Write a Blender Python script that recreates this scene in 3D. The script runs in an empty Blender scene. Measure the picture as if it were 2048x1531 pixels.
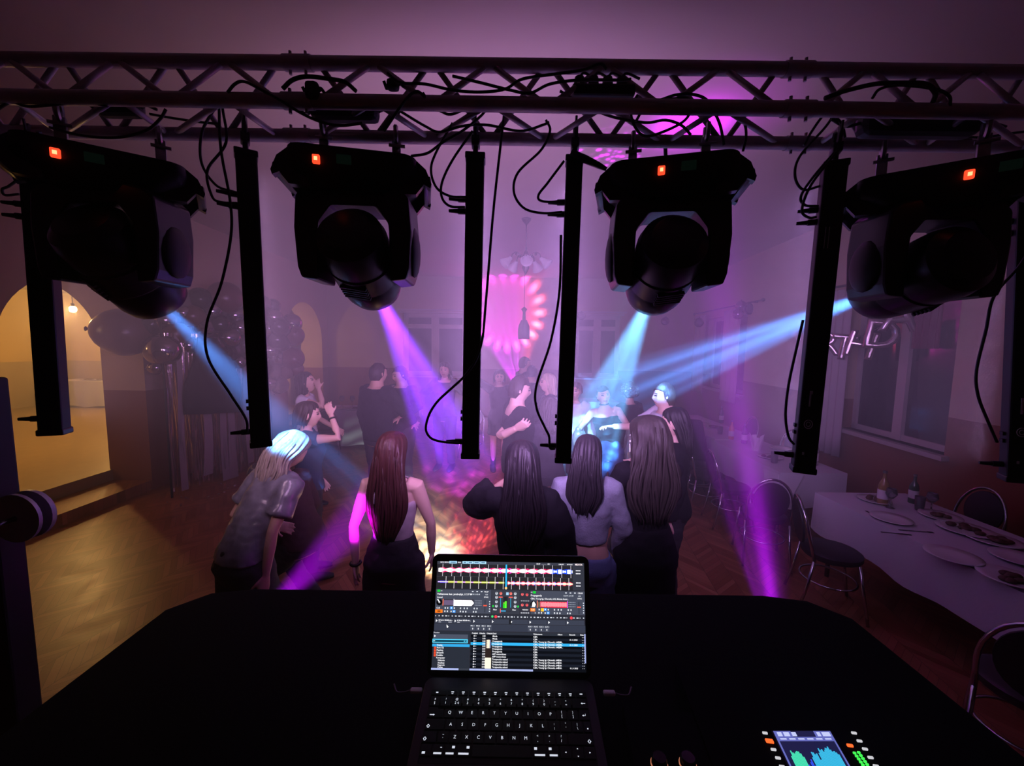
import bpy, bmesh, math, random
import numpy as np
from mathutils import Vector, Matrix, Euler, noise as mnoise
random.seed(7)
rng = np.random.default_rng(7)
C = bpy.context.scene.collection
SC = bpy.context.scene
PI = math.pi
def R(d): return math.radians(d)

# ------------------------------------------------------------------ camera
CAMZ = 2.1
FPX = 800.0
PITCH = math.atan2(75.5, FPX)
ROLL = R(0.75)
fw = Vector((0, math.cos(PITCH), -math.sin(PITCH)))
rt0 = Vector((1, 0, 0)); up0 = Vector((0, math.sin(PITCH), math.cos(PITCH)))
rt = rt0*math.cos(ROLL) + up0*math.sin(ROLL)
up = up0*math.cos(ROLL) - rt0*math.sin(ROLL)
camd = bpy.data.cameras.new('camera'); cam = bpy.data.objects.new('camera', camd); C.objects.link(cam)
camd.sensor_width = 36; camd.sensor_fit = 'HORIZONTAL'; camd.lens = FPX/2048*36
camd.clip_start = 0.02; camd.clip_end = 100
m = Matrix((rt, up, -fw)).transposed().to_4x4(); m.translation = (0, 0, CAMZ)
cam.matrix_world = m
SC.camera = cam
def ray(px, py): return fw*FPX + rt*(px-1024) - up*(py-765.5)
def P(px, py, Y):
    d = ray(px, py); k = Y/d.y
    return Vector((0, 0, CAMZ)) + d*k
def PZ(px, py, z):
    d = ray(px, py); k = (z-CAMZ)/d.z
    return Vector((0, 0, CAMZ)) + d*k

# ------------------------------------------------------------------ materials
MATS = {}
def newmat(name):
    mt = bpy.data.materials.new(name); mt.use_nodes = True
    return mt, mt.node_tree.nodes, mt.node_tree.links
def M(name, col=(.5, .5, .5), rough=.6, metal=0., spec=.5, emit=None, es=0., bump=0., bscale=200., var=0., trans=0., alpha=1., sheen=0., stretch=None):
    if name in MATS: return MATS[name]
    mt, N, L = newmat(name)
    b = N['Principled BSDF']
    b.inputs['Base Color'].default_value = (*col, 1); b.inputs['Roughness'].default_value = rough
    b.inputs['Metallic'].default_value = metal; b.inputs['Specular IOR Level'].default_value = spec
    if emit: b.inputs['Emission Color'].default_value = (*emit, 1); b.inputs['Emission Strength'].default_value = es
    if trans: b.inputs['Transmission Weight'].default_value = trans
    if alpha < 1: b.inputs['Alpha'].default_value = alpha
    if sheen: b.inputs['Sheen Weight'].default_value = sheen
    if bump or var:
        tc = N.new('ShaderNodeTexCoord'); mp = N.new('ShaderNodeMapping'); L.new(tc.outputs['Object'], mp.inputs[0])
        if stretch: mp.inputs['Scale'].default_value = stretch
        nz = N.new('ShaderNodeTexNoise'); nz.inputs['Scale'].default_value = bscale; nz.inputs['Detail'].default_value = 3
        L.new(mp.outputs[0], nz.inputs['Vector'])
        if bump:
            bp = N.new('ShaderNodeBump'); bp.inputs['Strength'].default_value = bump; bp.inputs['Distance'].default_value = .004
            L.new(nz.outputs['Fac'], bp.inputs['Height']); L.new(bp.outputs[0], b.inputs['Normal'])
        if var:
            mx = N.new('ShaderNodeMix'); mx.data_type = 'RGBA'
            mx.inputs[6].default_value = (*[c*(1-var) for c in col], 1); mx.inputs[7].default_value = (*[min(1, c*(1+var)) for c in col], 1)
            L.new(nz.outputs['Fac'], mx.inputs[0]); L.new(mx.outputs[2], b.inputs['Base Color'])
    MATS[name] = mt
    return mt

# ------------------------------------------------------------------ mesh builder
def frame_of(d):
    d = d.normalized()
    a = Vector((0, 0, 1)) if abs(d.z) < .95 else Vector((0, 1, 0))
    u = d.cross(a).normalized(); v = u.cross(d).normalized()
    return u, v
class MB:
    def __init__(s): s.v = []; s.f = []; s.m = []; s.mi = 0
    def _add(s, vs, fs):
        o = len(s.v); s.v += [tuple(x) for x in vs]; s.f += [tuple(i+o for i in f) for f in fs]; s.m += [s.mi]*len(fs)
        return s
    def mat(s, i): s.mi = i; return s
    def box(s, c, size, rot=None, bev=0.0):
        hx, hy, hz = [x/2 for x in size]
        if bev > 0:
            bm = bmesh.new(); bmesh.ops.create_cube(bm, size=1)
            for vv in bm.verts: vv.co = Vector((vv.co.x*size[0], vv.co.y*size[1], vv.co.z*size[2]))
            bmesh.ops.bevel(bm, geom=list(bm.edges), offset=min(bev, min(size)*.45), segments=2, affect='EDGES', profile=.5)
            return s.bm(bm, Matrix.Translation(Vector(c)) @ (rot.to_4x4() if rot else Matrix()))
        vs = [Vector((x, y, z)) for x in (-hx, hx) for y in (-hy, hy) for z in (-hz, hz)]
        if rot: vs = [rot @ p for p in vs]
        vs = [p+Vector(c) for p in vs]
        return s._add(vs, [(0, 1, 3, 2), (4, 6, 7, 5), (0, 4, 5, 1), (2, 3, 7, 6), (0, 2, 6, 4), (1, 5, 7, 3)])
    def bm(s, bm, mtx=None):
        if mtx is not None: bmesh.ops.transform(bm, matrix=mtx, verts=list(bm.verts))
        bm.verts.index_update(); vs = [v.co.copy() for v in bm.verts]; fs = [tuple(v.index for v in f.verts) for f in bm.faces]
        bm.free(); return s._add(vs, fs)
    def rings(s, rs, cap=True, closed=True):
        n = len(rs[0]); vs = [p for r in rs for p in r]; fs = []
        for i in range(len(rs)-1):
            for j in range(n if closed else n-1):
                k = (j+1) % n
                fs.append((i*n+j, i*n+k, (i+1)*n+k, (i+1)*n+j))
        if cap:
            fs.append(tuple(reversed(range(n)))); b = (len(rs)-1)*n; fs.append(tuple(b+j for j in range(n)))
        return s._add(vs, fs)
    def tube(s, pts, r, n=8, cap=True, flat=1.0):
        pts = [Vector(p) for p in pts]; N = len(pts)
        rad = r if isinstance(r, (list, tuple)) else [r]*N
        rs = []; u = None
        for i, p in enumerate(pts):
            d = (pts[min(i+1, N-1)]-pts[max(i-1, 0)])
            if d.length < 1e-9: d = Vector((0, 0, 1))
            d.normalize()
            if u is None: u, v = frame_of(d)
            else:
                u = (u-d*u.dot(d))
                if u.length < 1e-6: u, _ = frame_of(d)
                u.normalize(); v = d.cross(u)*-1
            rs.append([p+u*math.cos(2*PI*k/n)*rad[i]+v*math.sin(2*PI*k/n)*rad[i]*flat for k in range(n)])
        return s.rings(rs, cap)
    def cyl(s, a, b, r0, r1=None, n=16, cap=True):
        return s.tube([a, b], [r0, r0 if r1 is None else r1], n, cap)
    def lathe(s, prof, c=(0, 0, 0), n=24, mtx=None, cap=True):
        rs = []
        for (r, z) in prof:
            ring = [Vector((r*math.cos(2*PI*k/n), r*math.sin(2*PI*k/n), z)) for k in range(n)]
            if mtx is not None: ring = [mtx @ p for p in ring]
            rs.append([p+Vector(c) for p in ring])
        return s.rings(rs, cap)
    def ell(s, c, r, rot=None, nu=16, nv=10):
        rs = []
        for i in range(nv+1):
            t = PI*(i/nv); t = min(max(t, .02), PI-.02)
            ring = [Vector((r[0]*math.sin(t)*math.cos(2*PI*k/nu), r[1]*math.sin(t)*math.sin(2*PI*k/nu), -r[2]*math.cos(t))) for k in range(nu)]
            if rot: ring = [rot @ p for p in ring]
            rs.append([p+Vector(c) for p in ring])
        return s.rings(rs)
    def prism(s, poly, d0, d1, mtx=None):
        """poly: 2-D (x,z) points, extruded along y from d0 to d1"""
        n = len(poly); vs = [Vector((x, d0, z)) for x, z in poly]+[Vector((x, d1, z)) for x, z in poly]
        if mtx is not None: vs = [mtx @ p for p in vs]
        bm = bmesh.new(); bv = [bm.verts.new(p) for p in vs]
        bm.faces.new(bv[:n]); bm.faces.new(list(reversed(bv[n:])))
        for i in range(n): bm.faces.new((bv[i], bv[(i+1) % n], bv[n+(i+1) % n], bv[n+i]))
        bmesh.ops.recalc_face_normals(bm, faces=list(bm.faces))
        bmesh.ops.triangulate(bm, faces=[f for f in bm.faces if len(f.verts) > 4])
        return s.bm(bm)
    def quad(s, a, b, c, d): return s._add([a, b, c, d], [(0, 1, 2, 3)])
    def build(s, name, mats, parent=None, smooth=False, world=False, auto=None):
        me = bpy.data.meshes.new(name); vs = s.v
        if world and parent is not None:
            inv = parent_matrix(parent).inverted(); vs = [tuple(inv @ Vector(p)) for p in vs]
        me.from_pydata(vs, [], s.f); me.update()
        if not isinstance(mats, (list, tuple)): mats = [mats]
        for x in mats: me.materials.append(x)
        me.polygons.foreach_set('material_index', s.m)
        if smooth: me.polygons.foreach_set('use_smooth', [True]*len(me.polygons))
        o = bpy.data.objects.new(name, me); C.objects.link(o)
        if auto is not None: me.set_sharp_from_angle(angle=R(auto))
        if parent is not None: o.parent = parent
        return o
def parent_matrix(o):
    mt = Matrix.Translation(o.location) @ o.rotation_euler.to_matrix().to_4x4() @ Matrix.Diagonal((*o.scale, 1))
    return parent_matrix(o.parent) @ mt if o.parent else mt
def tag(o, label, cat, group=None):
    o['label'] = label; o['category'] = cat
    if group: o['group'] = group
    return o
def thing(name, label, cat, loc=(0, 0, 0), rz=0., group=None):
    o = bpy.data.objects.new(name, None); C.objects.link(o); o.empty_display_size = .1
    o.location = loc; o.rotation_euler = (0, 0, rz)
    return tag(o, label, cat, group)
def struct(o): o['kind'] = 'structure'; return o
def dup(root, loc, rz=0., label=None, group=None, scale=None):
    r = root.copy(); C.objects.link(r); r.location = loc; r.rotation_euler = (0, 0, rz)
    if scale: r.scale = scale
    if label: r['label'] = label
    if group: r['group'] = group
    for ch in list(root.children):
        c = ch.copy(); C.objects.link(c); c.parent = r
        for g in list(ch.children):
            d = g.copy(); C.objects.link(d); d.parent = c
    return r
def smoothpath(pts, n=8):
    pts = [Vector(p) for p in pts]; q = [pts[0]*2-pts[1]]+pts+[pts[-1]*2-pts[-2]]; out = []
    for i in range(1, len(q)-2):
        for k in range(n):
            t = k/n
            out.append(.5*((2*q[i])+(q[i+1]-q[i-1])*t+(2*q[i-1]-5*q[i]+4*q[i+1]-q[i+2])*t*t+(3*q[i]-q[i-1]-3*q[i+1]+q[i+2])*t**3))
    out.append(pts[-1]); return out
FONT = None
def text_mesh(txt, size, depth=0., bevel=0., align='CENTER', offset=0.):
    cu = bpy.data.curves.new('t', 'FONT'); cu.body = txt; cu.size = size; cu.extrude = depth; cu.bevel_depth = bevel; cu.bevel_resolution = 2
    cu.align_x = align; cu.align_y = 'CENTER'; cu.offset = offset; cu.resolution_u = 3
    o = bpy.data.objects.new('t', cu); C.objects.link(o)
    bpy.context.view_layer.update()
    me = bpy.data.meshes.new_from_object(o.evaluated_get(bpy.context.evaluated_depsgraph_get()))
    bpy.data.objects.remove(o); bpy.data.curves.remove(cu)
    vs = [v.co.copy() for v in me.vertices]; fs = [tuple(p.vertices) for p in me.polygons]
    bpy.data.meshes.remove(me)
    return vs, fs
# ------------------------------------------------------------------ setting materials
def paint_mat(name, top, low, dado, mott=.06):
    mt, N, L = newmat(name); b = N['Principled BSDF']; b.inputs['Roughness'].default_value = .75; b.inputs['Specular IOR Level'].default_value = .25
    g = N.new('ShaderNodeNewGeometry'); sp = N.new('ShaderNodeSeparateXYZ'); L.new(g.outputs['Position'], sp.inputs[0])
    st = N.new('ShaderNodeMath'); st.operation = 'GREATER_THAN'; st.inputs[1].default_value = dado; L.new(sp.outputs[2], st.inputs[0])
    nz = N.new('ShaderNodeTexNoise'); nz.inputs['Scale'].default_value = 1.7; nz.inputs['Detail'].default_value = 5; L.new(g.outputs['Position'], nz.inputs['Vector'])
    mx = N.new('ShaderNodeMix'); mx.data_type = 'RGBA'; mx.inputs[6].default_value = (*low, 1); mx.inputs[7].default_value = (*top, 1); L.new(st.outputs[0], mx.inputs[0])
    hs = N.new('ShaderNodeHueSaturation'); L.new(mx.outputs[2], hs.inputs['Color'])
    mr = N.new('ShaderNodeMapRange'); mr.inputs[1].default_value = .3; mr.inputs[2].default_value = .7; mr.inputs[3].default_value = 1-mott; mr.inputs[4].default_value = 1+mott
    L.new(nz.outputs['Fac'], mr.inputs[0]); L.new(mr.outputs[0], hs.inputs['Value']); L.new(hs.outputs[0], b.inputs['Base Color'])
    n2 = N.new('ShaderNodeTexNoise'); n2.inputs['Scale'].default_value = 60; L.new(g.outputs['Position'], n2.inputs['Vector'])
    bp = N.new('ShaderNodeBump'); bp.inputs['Strength'].default_value = .15; bp.inputs['Distance'].default_value = .01; L.new(n2.outputs['Fac'], bp.inputs['Height']); L.new(bp.outputs[0], b.inputs['Normal'])
    return mt
CREAM = (.62, .50, .36); BROWN = (.30, .13, .075)
m_wall = paint_mat('hall_paint', CREAM, BROWN, 1.41)
m_side = paint_mat('side_room_paint', (.80, .54, .22), (.50, .36, .24), 1.5)
m_ceil = M('ceiling_paint', (.62, .52, .44), .9, spec=.1, var=.08, bscale=1.2)
m_frame = M('window_frame_paint', (.62, .58, .55), .5)
m_glass = M('night_glass', (.02, .02, .03), .08, spec=.6)
m_wood = M('sill_wood', (.42, .35, .30), .5)

def floor_mat():
    mt, N, L = newmat('parquet'); b = N['Principled BSDF']
    g = N.new('ShaderNodeNewGeometry'); mp = N.new('ShaderNodeMapping'); mp.inputs['Rotation'].default_value = (0, 0, R(8)); L.new(g.outputs['Position'], mp.inputs[0])
    sp = N.new('ShaderNodeSeparateXYZ'); L.new(mp.outputs[0], sp.inputs[0])
    def mth(op, a, c=None):
        n = N.new('ShaderNodeMath'); n.operation = op
        for i, x in enumerate((a, c)):
            if x is None: continue
            if isinstance(x, (int, float)): n.inputs[i].default_value = x
            else: L.new(x, n.inputs[i])
        return n.outputs[0]
    W = .22; PW = .065
    xs = mth('DIVIDE', sp.outputs[0], W); fl = mth('FLOOR', xs); fr = mth('FRACT', xs)
    odd = mth('PINGPONG', fl, 1.0)
    sgn = mth('SUBTRACT', mth('MULTIPLY', odd, 2.), 1.)
    t = mth('ADD', sp.outputs[1], mth('MULTIPLY', mth('MULTIPLY', fr, W), sgn))
    pl = mth('DIVIDE', t, PW); pid = mth('FLOOR', pl); pf = mth('FRACT', pl)
    cb = N.new('ShaderNodeCombineXYZ'); L.new(fl, cb.inputs[0]); L.new(pid, cb.inputs[1])
    wn = N.new('ShaderNodeTexWhiteNoise'); wn.noise_dimensions = '2D'; L.new(cb.outputs[0], wn.inputs['Vector'])
    gap = mth('MAXIMUM', mth('LESS_THAN', pf, .06), mth('LESS_THAN', fr, .025))
    cr = N.new('ShaderNodeValToRGB'); cr.color_ramp.elements[0].color = (.27, .095, .042, 1); cr.color_ramp.elements[1].color = (.46, .19, .095, 1); L.new(wn.outputs['Value'], cr.inputs[0])
    mx = N.new('ShaderNodeMix'); mx.data_type = 'RGBA'; mx.inputs[7].default_value = (.09, .04, .02, 1); L.new(mth('MULTIPLY', gap, .8), mx.inputs[0]); L.new(cr.outputs[0], mx.inputs[6])
    L.new(mx.outputs[2], b.inputs['Base Color'])
    nz = N.new('ShaderNodeTexNoise'); nz.inputs['Scale'].default_value = 5; nz.inputs['Detail'].default_value = 6; L.new(g.outputs['Position'], nz.inputs['Vector'])
    mr = N.new('ShaderNodeMapRange'); mr.inputs[3].default_value = .22; mr.inputs[4].default_value = .52; L.new(nz.outputs['Fac'], mr.inputs[0]); L.new(mr.outputs[0], b.inputs['Roughness'])
    bp = N.new('ShaderNodeBump'); bp.inputs['Strength'].default_value = .35; bp.inputs['Distance'].default_value = .004
    hh = mth('SUBTRACT', mth('ADD', mth('MULTIPLY', wn.outputs['Value'], .5), mth('MULTIPLY', nz.outputs['Fac'], .8)), gap)
    L.new(hh, bp.inputs['Height']); L.new(bp.outputs[0], b.inputs['Normal'])
    return mt
m_floor = floor_mat()

# ------------------------------------------------------------------ shell
CEIL = 4.0; YF = 11.5; YB = -2.6
def XL(Y): return -5.05-.037*(Y-5.3)
def XR(Y): return 4.25+.08*Y
mb = MB(); mb.box((0, 4.4, -.05), (14, 15, .1)); 
struct(mb.build('floor', m_floor))
mb = MB(); mb.box((0, 4.4, CEIL+.05), (14, 15, .1)); struct(mb.build('ceiling', m_ceil))
mb = MB(); mb.box((0, YB-.05, 2), (12, .1, 4)); struct(mb.build('wall_back', m_wall))

def wall_holes(name, fmap, u0, u1, holes, mat, depth, zmax=CEIL):
    """fmap(u,z,d) -> world; d = depth into the wall. holes = [(ua,ub,za,zb)]"""
    us = sorted({u0, u1, *[h[0] for h in holes], *[h[1] for h in holes]}); zs = sorted({0, zmax, *[h[2] for h in holes], *[h[3] for h in holes]})
    mb = MB()
    for i in range(len(us)-1):
        for j in range(len(zs)-1):
            uc = (us[i]+us[i+1])/2; zc = (zs[j]+zs[j+1])/2
            if any(h[0] < uc < h[1] and h[2] < zc < h[3] for h in holes): continue
            mb.quad(fmap(us[i], zs[j], 0), fmap(us[i+1], zs[j], 0), fmap(us[i+1], zs[j+1], 0), fmap(us[i], zs[j+1], 0))
    for (a, b, c, d) in holes:
        for (p, q) in (((a, c), (b, c)), ((b, c), (b, d)), ((b, d), (a, d)), ((a, d), (a, c))):
            mb.quad(fmap(*p, 0), fmap(*q, 0), fmap(*q, depth), fmap(*p, depth))
    mb.quad(fmap(u0, 0, depth+.06), fmap(u1, 0, depth+.06), fmap(u1, zmax, depth+.06), fmap(u0, zmax, depth+.06))
    return struct(mb.build(name, mat))
farmap = lambda u, z, d: Vector((u, YF+d, z))
def rgtmap(u, z, d): return Vector((XR(u)+d, u-.08*d, z))
def ux(px): return P(px, 700, YF).x
def yr(px): return 3400/(px-1088)
FW = [(ux(806), ux(932), 1.2, 2.98), (ux(1150), ux(1240), 1.2, 2.98)]
wall_holes('wall_far', farmap, -6.4, 5.4, FW, m_wall, .22)
RW = [(4.15, 5.62, 1.0, 2.85), (8.5, 10.5, 1.1, 2.85)]
wall_holes('wall_right', rgtmap, -2.7, YF, RW, m_wall, .22)

def window(name, fmap, rect, npan, rail=.07, depth=.16, label=None, transom=None):
    a, b, c, d = rect
    root = bpy.data.objects.new(name, None); C.objects.link(root); root.location = fmap((a+b)/2, c, depth); root['kind'] = 'structure'
    mb = MB()
    def bar(u0, u1, z0, z1, d0=depth-.03, d1=depth+.03):
        q = [fmap(u, z, dd) for dd in (d0, d1) for (u, z) in ((u0, z0), (u1, z0), (u1, z1), (u0, z1))]
        mb._add(q, [(0, 1, 2, 3), (7, 6, 5, 4), (0, 4, 5, 1), (1, 5, 6, 2), (2, 6, 7, 3), (3, 7, 4, 0)])
    bar(a, b, c, c+rail); bar(a, b, d-rail, d); bar(a, a+rail, c, d); bar(b-rail, b, c, d)
    w = (b-a)/npan
    for i in range(1, npan): bar(a+w*i-rail*.9, a+w*i+rail*.9, c, d, depth-.045, depth+.03)
    if transom: bar(a, b, transom, transom+rail, depth-.035, depth+.03)
    mb.build('window_frame', m_frame, root, world=True)
    for i in range(npan):
        u0 = a+w*i+rail*.6; u1 = a+w*(i+1)-rail*.6
        mg = MB(); mg.quad(fmap(u0, c+rail*.5, depth), fmap(u1, c+rail*.5, depth), fmap(u1, d-rail*.5, depth), fmap(u0, d-rail*.5, depth))
        mg.build('window_pane', m_glass, root, world=True)
    ms = MB(); q = [fmap(u, z, dd) for dd in (-.08, depth) for (u, z) in ((a-.06, c-.05), (b+.06, c-.05), (b+.06, c+.0), (a-.06, c+.0))]
    ms._add(q, [(0, 1, 2, 3), (7, 6, 5, 4), (0, 4, 5, 1), (1, 5, 6, 2), (2, 6, 7, 3), (3, 7, 4, 0)])
    ms.build('window_sill', m_frame, root, world=True)
window('window_1', farmap, FW[0], 2, .12, transom=2.55); window('window_2', farmap, FW[1], 2, .12, transom=2.55)
window('window_3', rgtmap, RW[0], 2, .07); window('window_4', rgtmap, RW[1], 2, .08)
# mouldings above the far windows
for i, (h, w) in enumerate(((FW[0], .18), (FW[1], .18))):
    mb = MB(); mb.box(((h[0]+h[1])/2, YF-.02, 3.06), (h[1]-h[0]+.3, .05, .05), bev=.01); mb.box(((h[0]+h[1])/2, YF-.01, 3.0), (h[1]-h[0]+.16, .03, .05))
    struct(mb.build('trim_%d' % (i+1), m_frame))

# left wall with two arches
A1 = (4.68, .80, 2.02); A2 = (10.15, .95, 2.15)      # centre Y, half width, spring height
def arch_z(Y):
    for (c, r, s) in (A1, A2):
        if abs(Y-c) < r: return s+math.sqrt(max(0, r*r-(Y-c)**2))
    return 0.
TH = .58
mb = MB()
ys = {YB, YF}
for (c, r, s) in (A1, A2):
    for k in range(29): ys.add(round(c-r*math.cos(PI*k/28), 5))
ys = sorted(ys)
for i in range(len(ys)-1):
    y0, y1 = ys[i], ys[i+1]; ym = (y0+y1)/2; inside = any(abs(ym-c) < r for (c, r, s) in (A1, A2))
    z0 = z1 = 0.
    if inside:
        z0 = max(arch_z(y0+1e-6), arch_z(y0-1e-6)); z1 = max(arch_z(y1-1e-6), arch_z(y1+1e-6))
        for (c, r, s) in (A1, A2):
            if abs(ym-c) < r: z0 = max(z0, s); z1 = max(z1, s)
        mb.quad((XL(y0), y0, z0), (XL(y1), y1, z1), (XL(y1)-TH, y1, z1), (XL(y0)-TH, y0, z0))
    mb.quad((XL(y0), y0, z0), (XL(y1), y1, z1), (XL(y1), y1, CEIL), (XL(y0), y0, CEIL))
    mb.quad((XL(y0)-TH, y0, z0), (XL(y1)-TH, y1, z1), (XL(y1)-TH, y1, CEIL), (XL(y0)-TH, y0, CEIL))
for (c, r, s) in (A1, A2):
    for yy in (c-r, c+r): mb.quad((XL(yy), yy, 0), (XL(yy)-TH, yy, 0), (XL(yy)-TH, yy, s), (XL(yy), yy, s))
struct(mb.build('wall_left', m_wall))
# side room behind the arches, two steps up
mb = MB(); mb.box((-9.3, 5, .145), (7.4, 13.6, .29)); struct(mb.build('floor_side', M('side_floor_boards', (.36, .25, .14), .35, bump=.3, bscale=6, var=.25)))
mb = MB(); mb.box((-5.34-.03, A1[0], .07), (.6, A1[1]*2-.01, .14)); mb.box((-5.55, A2[0], .07), (.6, A2[1]*2-.01, .14)); struct(mb.build('trim_threshold', m_floor))
mb = MB(); mb.box((-9.3, 5, 3.45), (7.4, 13.6, .1)); struct(mb.build('ceiling_side', m_ceil))
mb = MB(); mb.box((-9.3, 11.55, 1.7), (7.4, .1, 3.4)); mb.box((-9.3, -1.8, 1.7), (7.4, .1, 3.4)); mb.box((-13, 5, 1.7), (.1, 13.6, 3.4)); struct(mb.build('wall_side', m_side))
# ------------------------------------------------------------------ people
PENDING = []       # (object, finisher)
def skin_m(i): return M('skin_%d' % i, [(.62, .38, .28), (.70, .46, .36), (.52, .31, .22)][i % 3], .5, spec=.35, bump=.05, bscale=300)
m_eye = M('dark_eye', (.02, .015, .015), .3); m_lip = M('lip_tone', (.42, .15, .13), .4); m_brow = M('brow_hair', (.05, .03, .02), .8)
def hair_m(name, col, rough=.5): return M('hair_'+name, col, rough, spec=.32, bump=.7, bscale=26, var=.55, stretch=(3.2, 3.2, .28))
def ringsec(c, rx, ry, n=24, rot=None, pw=2.0):
    out = []
    for k in range(n):
        a = 2*PI*k/n; ca, sa = math.cos(a), math.sin(a)
        p = Vector((rx*math.copysign(abs(ca)**(2/pw), ca), ry*math.copysign(abs(sa)**(2/pw), sa), 0))
        if rot: p = rot @ p
        out.append(Vector(c)+p)
    return out
def ik(a, t, l1, l2, hint):
    a = Vector(a); t = Vector(t); d = t-a; L = min(d.length, (l1+l2)*.985); L = max(L, abs(l1-l2)+.02); dn = d.normalized(); t2 = a+dn*L
    x = (l1*l1-l2*l2+L*L)/(2*L); h = math.sqrt(max(0, l1*l1-x*x)); hv = Vector(hint); hv = hv-dn*hv.dot(dn)
    if hv.length < 1e-4: hv = frame_of(dn)[0]
    return a+dn*x+hv.normalized()*h, t2
def head_rings(nu=30, nv=22):
    rs = []
    for i in range(nv+1):
        t = min(max(PI*i/nv, .03), PI-.03); ring = []
        for k in range(nu):
            a = 2*PI*k/nu; x = math.sin(t)*math.cos(a); y = math.sin(t)*math.sin(a); z = -math.cos(t)
            r = 1.0; X = x*.076; Y = y*.094; Z = z*.115
            if z < 0:
                X *= 1-.30*(-z)**1.3; 
                if y < 0: Y *= 1-.45*(-z)
                else: Y *= 1-.10*(-z)
            f = max(0, y)
            if f > 0:
                Y += .024*math.exp(-(x/.15)**2-((z+.16)/.17)**2)*f            # nose
                Y += .010*math.exp(-(x/.10)**2-((z-.06)/.16)**2)*f
                for sx in (-1, 1):
                    Y -= .011*math.exp(-((x-sx*.42)/.17)**2-((z-.10)/.10)**2)   # sockets
                    Y += .005*math.exp(-((x-sx*.40)/.25)**2-((z-.26)/.08)**2)
                    X += sx*.004*math.exp(-((x-sx*.7)/.2)**2-((z+.1)/.2)**2)
                Y += .007*math.exp(-(x/.26)**2-((z+.52)/.09)**2)
                Y -= .004*math.exp(-(x/.3)**2-((z+.40)/.05)**2)
                Y += .008*math.exp(-(x/.25)**2-((z+.85)/.15)**2)
            ring.append(Vector((X, Y, Z)))
        rs.append(ring)
    return rs
def hand(mb, wrist, d, palm_n, s=1.0, curl=.35, splay=.12, side=1, fist=False):
    """palm and five separate fingers; d along the forearm, palm_n palm normal, side +1 thumb towards d x n"""
    d = d.normalized(); n = (palm_n-d*palm_n.dot(d)).normalized(); w = d.cross(n).normalized()*side
    if fist: curl = 1.15
    pc = wrist+d*.05*s
    pr = []
    for (t, ww, th) in ((-.012, .024, .019), (.02, .034, .017), (.06, .041, .015), (.092, .040, .012)):
        c = wrist+d*t*s; pr.append([c+w*ww*s*math.cos(2*PI*k/10)+n*th*s*math.sin(2*PI*k/10) for k in range(10)])
    mb.rings(pr)
    for i, (off, ln) in enumerate(((.030, .072), (.010, .082), (-.011, .077), (-.031, .060))):
        p = wrist+d*.088*s+w*off*s; dd = (d+w*off*splay*28).normalized(); pts = [p-dd*.012*s]; ang = 0.
        for seg in (.46, .30, .24):
            pts.append(pts[-1]+dd*ln*seg*s*1.1); ang = curl*(1.0 if fist else .8+.12*i)
            dd = (dd*math.cos(ang)+n*math.sin(ang)).normalized()
        mb.tube(pts, [.0098*s, .0090*s, .0080*s, .0068*s], 7)
    tp = wrist+d*.022*s+w*.026*s; td = (d*.72+w*.62+n*.30).normalized(); pts = [tp-td*.012*s]
    for seg in (.038, .032, .026):
        pts.append(pts[-1]+td*seg*s); td = (td*.9+d*.25+n*(.18 if not fist else .55)-w*(.08 if not fist else .5)).normalized()
    mb.tube(pts, [.0135*s, .0118*s, .0102*s, .0080*s], 7)

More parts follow.
